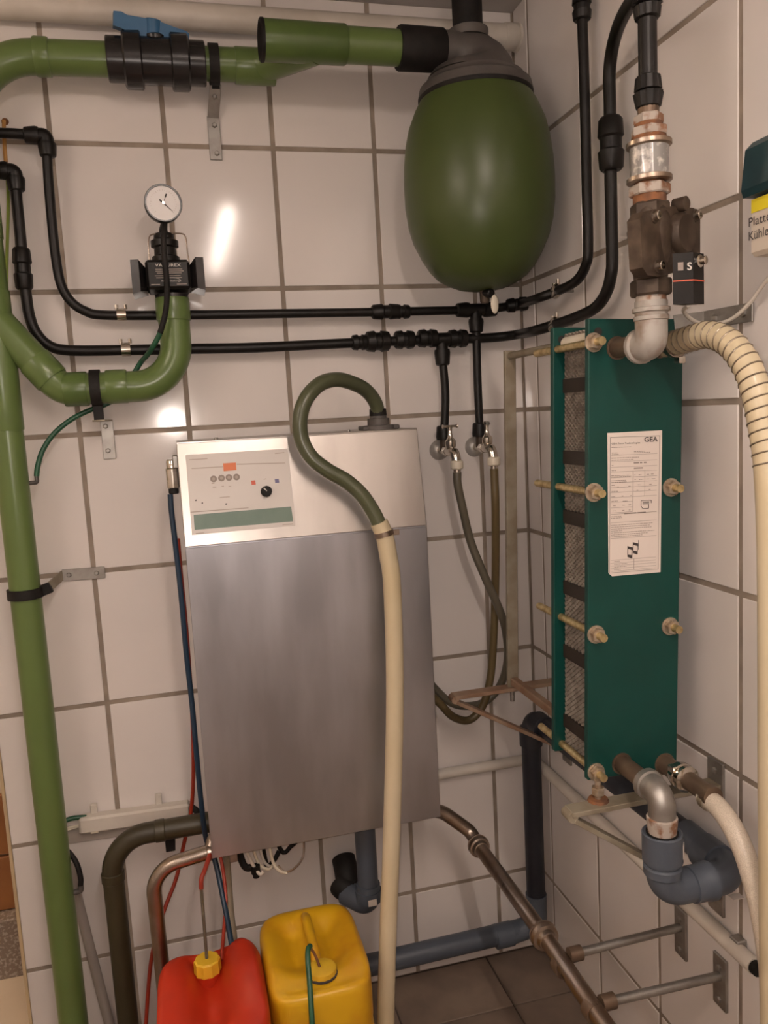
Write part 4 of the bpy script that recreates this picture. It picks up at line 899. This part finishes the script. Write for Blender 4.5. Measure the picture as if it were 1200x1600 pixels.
M().box(lb+V((math.cos(a_)*.0337, math.sin(a_)*.0337, 0)), .0005, .007, .012, V((math.cos(a_), math.sin(a_), 0)), V((-math.sin(a_), math.cos(a_), 0))).obj('white_sticker', 'paper', si, smooth=0)
M().box(V((xs2-.004, ye_-.010, zS-.0335)), .011, .008, .0006, ch=0).obj('white_sticker', 'paper', si, smooth=0)
# drain run along the right wall, down the corner and along the back wall
xd, yd = -.058, -.10
zd_ = B(832, 1118, .10).z; zf1 = B(832, 1445, .10).z
dr = thing('drain_pipe', (xd, yd, .0), 'dark grey-blue drain pipe down the corner and along the floor at the back wall', 'drain pipe')
M().tube(fillet([V((xs2, ye_+.09, zS+.003)), V((xd, yd, zd_)), V((xd, yd, zf1+.03))], .05, 10), .0255, 24).obj('upright', 'ht_dark', dr)
M().lathe((xd, yd, zd_-.03), (0, 0, -1), [(0, .026), (.001, .0305), (.05, .0305), (.052, .026)], 26).obj('socket', 'ht_dark', dr)
M().lathe((xd, yd-.045, zd_-.001), (0, -1, 0), [(0, .026), (.001, .0305), (.045, .0305), (.047, .026)], 26).obj('socket', 'ht_dark', dr)
M().tube(fillet([V((xd, yd, zf1+.09)), V((xd, yd, zf1)), V((xd-.09, yd, zf1-.012))], .03, 8), .0285, 24).obj('floor_elbow', 'ht_grey', dr)
pl_, pr_ = B(560, 1512, .10), B(812, 1450, .10)
pl_ = V((pl_.x-.03, yd, pl_.z)); M().tube([V((xd-.05, yd, zf1-.006)), pl_], .0275, 24).obj('floor_run', 'ht_grey', dr)
M().lathe((xd-.075, yd, zf1-.010), (pl_-V((xd, yd, zf1))), [(0, .028), (.001, .032), (.05, .032), (.052, .028)], 26).obj('socket', 'ht_grey', dr)
# drain of the washing unit
ud = thing('unit_drain', B(575, 1430, .13), 'grey drain elbow under the washing unit with black rubber boot', 'drain pipe')
t0, t1 = B(571, 1285, .13), B(574, 1392, .13); t0.z = MZ0+.005; t0.x = (t0.x+t1.x)/2; t1.x = t0.x
rd = rad(t1, 35)
M().tube([t0, t1], rd*.92, 22).obj('pipe', 'ht_grey', ud)
t2 = V((t1.x, t1.y, B(574, 1414, .13).z)); t3 = V((t1.x-.05, -.075, t2.z+.012)); t4 = B(543, 1385, .06); t5 = B(541, 1362, .045)
M().tube(fillet([t1+V((0, 0, .02)), t2, t3], .03, 8), rd*1.06, 22).obj('elbow', 'ht_grey', ud)
M().lathe(t1+V((0, 0, .006)), (0, 0, -1), [(0, rd), (.001, rd*1.15), (.03, rd*1.15), (.032, rd)], 24).obj('socket', 'ht_grey', ud)
M().tube(spline([t3+V((.012, 0, 0)), t3+V((-.008, .01, .012)), t4, t5, t5+V((0, .03, .02))], 6), rd*1.1, 20).obj('rubber_boot', 'black_rubber', ud)
M().box(t1+V((.002, -rd*1.155, -.014)), .011, .0005, .0085).obj('white_sticker', 'paper', ud, smooth=0)

# ------------------------------------------------------------------ milk pipe with unions, standing off the right wall
e1 = B(905, 1487, .685); e2 = B(960, 1560, .81); xm_ = -.267; 
u1 = S(748, 1322, -xm_); u2 = S(850, 1462, -xm_); zm = (u1.z+u2.z)/2
zm1, zm2 = u1.z, S(925, 1575, -xm_).z
rm = .0170
mp = thing('milk_pipe', (xm_, -.5, zm-.03), 'brownish stainless milk pipe with round unions leaving the washing unit toward the viewer', 'pipe')
endp = S(985, 1660, -xm_)
pth = fillet([B(650, 1258, .18), B(694, 1270, .18), V((xm_-.008, u1.y+.035, zm1+.022)), u1, u2, endp+(endp-u2)*1.2], [.06, .03, .1, 0], 10)
M().tube(pth, rm, 20).obj('pipe', 'stain_pipe', mp)
for c, s in ((u1, 1.), (u2, 1.08)):
    d = (u2-u1).normalized(); M().lathe(c-d*.022, d, [(0, rm), (.003, rm*1.12), (.010, rm*1.18), (.011, rm*1.5*s), (.017, rm*1.6*s), (.018, rm*1.45*s), (.022, rm*1.45*s), (.023, rm*1.6*s), (.032, rm*1.5*s), (.034, rm*1.25), (.044, rm*1.12), (.045, rm)], 28).obj('union', 'stain_pipe', mp)
def standoff(wu, wv, pu, pv, label):
    w_ = S(wu, wv, 0); t = thing('pipe_standoff', w_, label, 'bracket'); pe_ = V((xm_, w_.y, 0)); zz_ = B(pu, pv, -w_.y).z
    a, b = V((-.006, w_.y, w_.z)), V((xm_+rm+.004, w_.y, zz_))
    M().tube([a, b], .0085, 16).obj('rod', 'galv', t); M().box((-.003, w_.y, w_.z-.012), .003, .019, .052, ch=.001).obj('wall_plate', 'galv', t, smooth=0)
    for dz in (.018, -.048): M().lathe((-.006, w_.y, w_.z+dz), (-1, 0, 0), [(0, .006), (.004, .006), (.005, .004)], 6).obj('bolt', 'galv', t)
    zp = zm1+(zm2-zm1)*((w_.y-u1.y)/(S(925, 1575, -xm_).y-u1.y))
    M().tube([b+V((.020, 0, 0)), b-V((.006, 0, 0))], .0145, 14).obj('rod_socket', 'brown_pipe', t)
    M().lathe((xm_, w_.y+.012, zp), (0, -1, 0), [(0, rm*1.02), (0, rm*1.2), (.024, rm*1.2), (.024, rm*1.02)], 22).obj('pipe_clamp', 'brown_pipe', t)
standoff(1066, 1448, 908, 1488, 'galvanised standoff rod beneath the siphon holding the milk pipe')
standoff(1128, 1524, 962, 1562, 'galvanised standoff rod with dark wall plate near the white conduit end')
# white conduit low on both walls
zc1 = B(700, 1208, .018).z
wc = thing('white_conduit', (-.02, -.5, zc1), 'white plastic conduit running low along both walls round the corner', 'conduit')
yE = S(1176, 1513, .02).y
M().tube(fillet([V((MX1-.08, -.017, zc1)), V((-.017, -.017, zc1)), V((-.017, yE, zc1))], .02, 5), .0145, 18).obj('conduit', 'white_plastic', wc)
M().lathe((-.017, yE, zc1), FW, [(0, .012), (.001, .0125), (.012, .012)], 14).obj('cable_end', 'black_rubber', wc)
M().box((-.010, yE+.05, zc1), .010, .012, .019, ch=.002).obj('saddle', 'galv', wc, smooth=0)

# ------------------------------------------------------------------ switch box and its cable on the right wall
sw0 = S(1170, 310, .05); zt1, zt2, zt3 = S(1170, 222, .05).z, S(1170, 312, .05).z, S(1170, 403, .05).z
yS0 = sw0.y; yS1 = yS0-.085
sw = thing('switch_box', (-.025, (yS0+yS1)/2, zt3), 'white wall socket box with dark green lid and handwritten note', 'switch box')
M().box((-.025, (yS0+yS1)/2, (zt2+zt3)/2), .025, .0425, (zt2-zt3)/2, ch=.006).obj('box', 'switch_white', sw, smooth=0)
mb = M(); pr6 = [(0, zt1+.012), (-.042, zt1), (-.055, zt1-.012), (-.062, zt1-.07), (-.058, zt2+.002), (0, zt2+.002)]
for y in (yS0+.002, yS1-.002):
    for (x, z) in pr6: mb.v.append(V((x, y, z)))
mb.f = [tuple(range(6)), tuple(reversed(range(6, 12)))]+[(i, (i+1) % 6, 6+(i+1) % 6, 6+i) for i in range(6)]
lab(mb.obj('lid', 'switch_green', sw, smooth=0), 'dark green hinged lid')
M().box((-.0505, (yS0+yS1)/2-.002, zt2-.012), .0005, .038, .0095).obj('yellow_label', 'yellow_tape', sw, smooth=0)
text('Platten', (-.0505, yS0-.001, zt2-.040), (0, -1, 0), (0, 0, 1), .013, 'ink', 'handwriting', sw, width=.056)
text('Kühler', (-.0505, yS0-.001, zt2-.060), (0, -1, 0), (0, 0, 1), .013, 'ink', 'handwriting', sw, width=.050)
M().lathe((-.025, (yS0+yS1)/2, zt3), (0, 0, -1), [(0, .010), (.012, .010), (.014, .007)], 14).obj('cable_gland', 'switch_white', sw)
cs = M().tube(spline([V((ed.x, ed.y+.02, zb_))+Rf*.3, S(1068, 486, .10), S(1082, 500, .07), S(1105, 507, .04), S(1140, 500, .025), S(1170, 475, .02), S(1192, 445, .02), V((-.025, (yS0+yS1)/2, zt3-.012))], 7), .0032, 10).obj('coil_cable', 'white_plastic')
tag(cs, 'thin white cable from solenoid coil to the switch box', 'cable')

# ================================================================== LEFT UNDERSIDE: pipes, trunking, tubes
op = thing('olive_pipe', B(185, 1600, .13), 'dark olive rubber pipe bending down from the washing unit to the floor', 'pipe')
p = [B(345, 1281, .13), B(262, 1297, .13), B(183, 1312, .13)]
zo = B(300, 1289, .13).z; xo = B(183, 1430, .13).x; ro = rad(B(183, 1430, .13), 32)
M().tube(fillet([V((MX0+.04, -.13, zo)), V((xo, -.13, zo)), V((xo, -.13, 0))], .085, 14), ro, 24).obj('pipe', 'olive_pipe', op)
M().lathe((xo, -.13, B(183, 1368, .13).z), (0, 0, 1), [(-.012, ro), (-.010, ro*1.1), (.010, ro*1.1), (.012, ro)], 24).obj('collar', 'olive_pipe', op)
M().lathe((B(250, 1297, .13).x, -.13, zo), (1, 0, 0), [(-.012, ro), (-.010, ro*1.08), (.010, ro*1.08), (.012, ro)], 24).obj('collar', 'olive_pipe', op)
xs_ = B(266, 1320, .1).x
M().box((xs_, -.10, zo-ro-.022), .011, .006, .024, ch=.001).obj('support_strap', 'black_rubber', op, smooth=0); M().box((xs_, -.052, zo-ro-.042), .011, .051, .003, ch=.001).obj('support_arm', 'black_rubber', op, smooth=0)
gt = thing('steel_tube', B(247, 1600, .24), 'bent steel tube curving down from the washing unit behind the red canister', 'pipe')
zg = B(322, 1334, .24).z; xg = B(245, 1440, .24).x; rgt = rad(B(245, 1440, .24), 23)
M().tube(fillet([V((MX0-.002, -.24, zg+.004)), V((xg+.0, -.24, zg-.014)), V((xg+.004, -.24, 0))], .065, 12), rgt, 20).obj('tube', 'stain_pipe', gt)
M().lathe((MX0-.010, -.24, zg+.003), (1, 0, 0), [(0, rgt*1.0), (.002, rgt*1.15), (.010, rgt*1.15), (.012, rgt*.6)], 18).obj('end_collar', 'stain_pipe', gt)
M().tube(spline([V((MX0-.004, -.24, zg+.004)), V((MX0+.008, -.225, zg+.025)), V((MX0+.02, -.2, MZ0+.008))], 5), rgt*.9, 16).obj('upper_end', 'stain_pipe', gt)
# cable trunking
kt = thing('cable_trunking', B(200, 1290, 0), 'short piece of white cable trunking above the olive pipe', 'trunking')
ta, tb = B(124, 1288, .018), B(297, 1264, .018); M().bar(ta, tb, .040, .034, (0, 0, 1), .005).obj('cover', 'white_plastic', kt, smooth=0)
ta, tb = B(103, 1305, .004), B(300, 1277, .004); M().bar(ta, tb, .044, .005, (0, 0, 1), .001).obj('base_strip', 'grey_plastic', kt, smooth=0)
for u, v in ((147, 1266), (248, 1250)): M().box(B(u, v, .008), .008, .005, .017, ch=.002).obj('clip', 'white_plastic', kt, smooth=0)
for u, v in ((148, 1299), (249, 1283)): M().box(B(u, v, .030), .009, .004, .0035, ch=.001).obj('latch', 'ivory', kt, smooth=0)
M().tube(spline([B(88, 1290, .03), B(103, 1282, .025), B(116, 1278, .02), B(135, 1277, .018)], 6), .006, 10).obj('green_wire', 'green_tube', kt)
for k in range(3): M().tube(spline([B(96, 1296+2*k, .014), B(110, 1292+2*k, .016), B(135, 1288, .017)], 5), .002, 6).obj('wire', 'ivory', kt)
M().tube(spline([B(285, 1262, .018), B(300, 1262, .03), B(312, 1272, .06), B(330, 1290, .09)], 6), .008, 12).obj('black_cable', 'black_rubber', kt)
# grey conduit leaning along the wall and black drain hose at the tall pipe
cu_ = M().tube([B(110, 1345, .012), B(118, 1392, .012), B(171, 1600, .012), B(185, 1655, .012)], rad(B(140, 1480, .012), 15), 14).obj('grey_conduit', 'grey_plastic'); tag(cu_, 'thin grey conduit slanting down the wall beside the tall green pipe', 'conduit')
bt_ = thing('drain_nipple', B(124, 1388, .08), 'short black hose with nipple on lower part of the tall green pipe', 'tube')
M().tube(spline([B(92, 1322, .06), B(108, 1332, .07), B(120, 1350, .08), B(126, 1372, .085), B(126, 1384, .085)], 6), .0062, 12).obj('hose', 'black_rubber', bt_)
n0 = B(126, 1383, .085); M().tube(fillet([n0, n0-V((0, 0, .014)), V((XV+RV*.9, -.085, n0.z-.016))], .004, 4), .0065, 10).obj('nipple', 'grey_head', bt_)
# blue and red tubes down the left flank
def tube_thing(name, pts, r, m, label): return tag(M().tube(spline([B(*q) for q in pts], 6), r, 10).obj(name, m), label, 'tube')
tube_thing('blue_tube', [(266, 772, .20), (268, 800, .20), (274, 850, .20), (283, 930, .20), (291, 1020, .20), (300, 1100, .20), (308, 1190, .20), (315, 1260, .19), (322, 1310, .17), (336, 1345, .17), (350, 1410, .22), (360, 1465, .28), (366, 1500, .32)], .0062, 'blue_tube', 'dark blue tube running down the left flank of the washing unit')
tube_thing('red_tube', [(278, 842, .19), (283, 900, .17), (290, 970, .15), (297, 1060, .13), (301, 1140, .12), (302, 1215, .10), (298, 1270, .08), (287, 1320, .07), (276, 1370, .08), (258, 1418, .10), (245, 1460, .12), (235, 1510, .13), (228, 1600, .14), (225, 1660, .14)], .0048, 'red_tube', 'red tube beside the blue one, curling down behind the steel tube')
tube_thing('red_tube', [(344, 1335, .17), (350, 1370, .19), (353, 1410, .22), (350, 1450, .26), (346, 1500, .32)], .0042, 'red_tube', 'short red tube from under the washing unit to the red canister')
tube_thing('grey_cable', [(354, 1335, .15), (357, 1380, .15), (361, 1430, .16), (367, 1480, .17), (372, 1560, .17)], .0085, 'steel_bar', 'grey hanging cable behind the short red tube')
# cables hanging under the unit
kb = thing('cable_bundle', B(410, 1330, .15), 'tangle of white and black cables under the washing unit', 'cables')
for pts, r, m in (([(372, 1328, .16), (392, 1345, .17), (405, 1365, .18), (412, 1362, .18)], .0042, 'white_plastic'), ([(388, 1326, .15), (402, 1345, .16), (418, 1358, .17), (426, 1352, .16)], .004, 'ivory'), ([(402, 1322, .14), (410, 1340, .15), (424, 1355, .16), (430, 1352, .15)], .0036, 'white_plastic'),
        ([(418, 1322, .16), (425, 1342, .17), (436, 1360, .18), (448, 1364, .18)], .0040, 'ivory'), ([(475, 1308, .14), (475, 1325, .15), (470, 1345, .16), (458, 1358, .17), (445, 1362, .17), (434, 1352, .16)], .0024, 'stain_pipe'),
        ([(366, 1336, .15), (380, 1350, .16), (394, 1356, .17)], .0085, 'black_rubber'), ([(425, 1334, .13), (440, 1330, .14), (455, 1322, .14), (462, 1316, .13)], .0055, 'black_rubber'), ([(408, 1340, .13), (416, 1350, .14), (428, 1344, .14), (436, 1330, .13)], .006, 'black_rubber')):
    q_ = [B(*q) for q in pts]; q_[0].z = max(q_[0].z, MZ0+.006); M().tube(spline(q_, 6), r, 8).obj('cable', m, kb)
cx2 = B(399, 1352, .17); M().lathe(cx2, (0, 0, -1), [(0, .011), (.02, .011), (.022, .008), (.03, .008)], 14).obj('plug', 'black_rubber', kb)
M().box(B(365, 1342, .17)+V((0, 0, .006)), .009, .009, .010, ch=.001).obj('cable_gland', 'galv', kb, smooth=0)

# ================================================================== CANISTERS
def se(t, a, b, n=5.):
    c, s = math.cos(t), math.sin(t); return V((a*math.copysign(abs(c)**(2/n), c), b*math.copysign(abs(s)**(2/n), s), 0))
def canister(c, a, b, H, hf, mb=None, seg=72, edge=.028, rot=0.):
    mb = M(); c = V(c); base = 0; rz = Matrix.Rotation(rot, 3, 'Z')
    rings = [(0, .90), (.006, .955), (.016, .985), (.03, 1.0), (H*.28, 1.0), (H*.30, .988), (H*.33, .988), (H*.35, 1.0), (H*.66, 1.0), (H*.68, .988), (H*.71, .988), (H*.73, 1.0), (H-edge-.03, 1.0), (H-edge, .995)]
    for (z, k) in rings:
        for i in range(seg): mb.v.append(c+rz @ (se(2*PI*i/seg, a, b)*k)+V((0, 0, z)))
    nr = len(rings)
    tops = [.985, .955, .91, .86, .80, .74, .67, .60, .53, .46, .39, .32, .25, .18, .11, .05]
    for k in tops:
        e = min(1, (1-k)/.16); ez = H-edge+edge*math.sqrt(max(0, 1-(1-e)**2)) if e < 1 else H
        for i in range(seg):
            p = se(2*PI*i/seg, a, b, 5-3*(1-k)*.6)*k; mb.v.append(c+rz @ p+V((0, 0, ez+hf(p.x, p.y)*min(1, e*1.0))))
    nr += len(tops)
    for r in range(nr-1): mb._ring_faces(r*seg, (r+1)*seg, seg)
    mb.f.append(tuple(reversed(range(seg)))); mb.f.append(tuple((nr-1)*seg+i for i in range(seg)))
    return mb
def ss(a, b, x): t = max(0, min(1, (x-a)/(b-a))); return t*t*(3-2*t)
# yellow
cy = V((-.711, -.355, 0)); ay, by = .112, .150
def hy(x, y):
    # hand recess on both sides of the handle; shoulder slopes to the front
    r = math.exp(-((abs(x)-.036)/.034)**2)*ss(-.10, -.02, y)*(1-ss(.06, .118, y)); return -.032*r-.016*ss(-.05, -.14, y)
yc = thing('yellow_canister', cy, 'yellow plastic canister with moulded handle under the washing unit', 'canister')
canister(cy, ay, by, .405, hy).obj('body', 'yellow_plastic', yc, smooth=60)
M().tube(spline([cy+V((0, .118, .392)), cy+V((0, .085, .408)), cy+V((0, .03, .410)), cy+V((0, -.03, .408)), cy+V((0, -.062, .390))], 6), [.011]*24+[.010], 16).obj('handle', 'yellow_plastic', yc)
cyc = cy+V((.006, -.088, .385)); M().lathe(cyc, (0, 0, 1), [(0, .030), (.012, .030)], 26).obj('neck', 'yellow_plastic', yc)
M().lathe(cyc, (0, 0, 1), [(.008, .0335), (.011, .0335), (.0125, .031)], 28).obj('seal_ring', 'ink', yc)
M().lathe(cyc, (0, 0, 1), [(.0115, .0315), (.022, .0305), (.024, .027)], 32, rib=.03).obj('cap', 'yellow_cap', yc)
ht = cyc+V((-.002, 0, .024)); t_a = B(487, 1470, .40)
gt2 = thing('suction_tube', ht, 'dark green suction tube looping out of the yellow canister cap', 'tube')
M().tube(spline([ht+V((0, 0, -.01)), ht+V((-.008, .006, .02)), ht+V((-.016, .008, .038)), ht+V((-.022, .002, .046))], 6), .0028, 8).obj('wire', 'rust', gt2)
M().tube(spline([ht+V((-.018, .010, .045)), ht+V((-.024, .0, .046)), ht+V((-.028, -.015, .035)), ht+V((-.031, -.045, .002)), ht+V((-.036, -.082, -.06)), ht+V((-.040, -.092, -.15)), ht+V((-.044, -.094, -.26)), ht+V((-.046, -.092, -.398))], 7), .0058, 12).obj('tube', 'green_tube', gt2)
# red
cr = V((-.934, -.428, 0)); ar, br_ = .112, .148
def hr(x, y):
    yf = (y+br_)/(2*br_)
    v = -.060*math.exp(-((x+.004)/.036)**2)*(.45+.55*ss(.3, .9, yf)); v += .020*ss(.02, .075, x)*ss(.2, .6, yf)-.004*ss(-.02, -.08, x)
    v -= .018*math.exp(-((y+.03)/.05)**2)*math.exp(-(x/.07)**2); return v-.01*ss(.02, -.12, y)
rc = thing('red_canister', cr, 'red plastic canister with yellow screw cap under the washing unit', 'canister')
canister(cr, ar, br_, .405, hr).obj('body', 'red_plastic', rc, smooth=60)
cc_ = B(320, 1500, .37); cc_ = V((cr.x-.006, cr.y+.098, .366))
M().lathe(cc_, (0, 0, 1), [(-.02, .026), (.012, .026)], 24).obj('neck', 'red_plastic', rc)
M().lathe(cc_, (0, 0, 1), [(.008, .0275), (.010, .0295), (.036, .0285), (.039, .025)], 20, rib=.08).obj('cap', 'yellow_cap', rc)
ln = thing('suction_lance', cc_, 'thin dark suction lance standing in the red canister cap', 'tube')
lt = B(322, 1372, .30); M().tube([cc_+V((0, 0, .03)), V((cc_.x+.001, cc_.y+.012, .568))], .0035, 8).obj('lance', 'hose_grey', ln)
M().tube(spline([V((cc_.x+.001, cc_.y+.012, .560)), V((cc_.x+.003, cc_.y+.016, .580)), V((cc_.x+.012, cc_.y+.03, .592)), V((cc_.x+.03, -.24, MZ0+.006))], 5), .0052, 10).obj('red_sleeve', 'red_tube', ln)
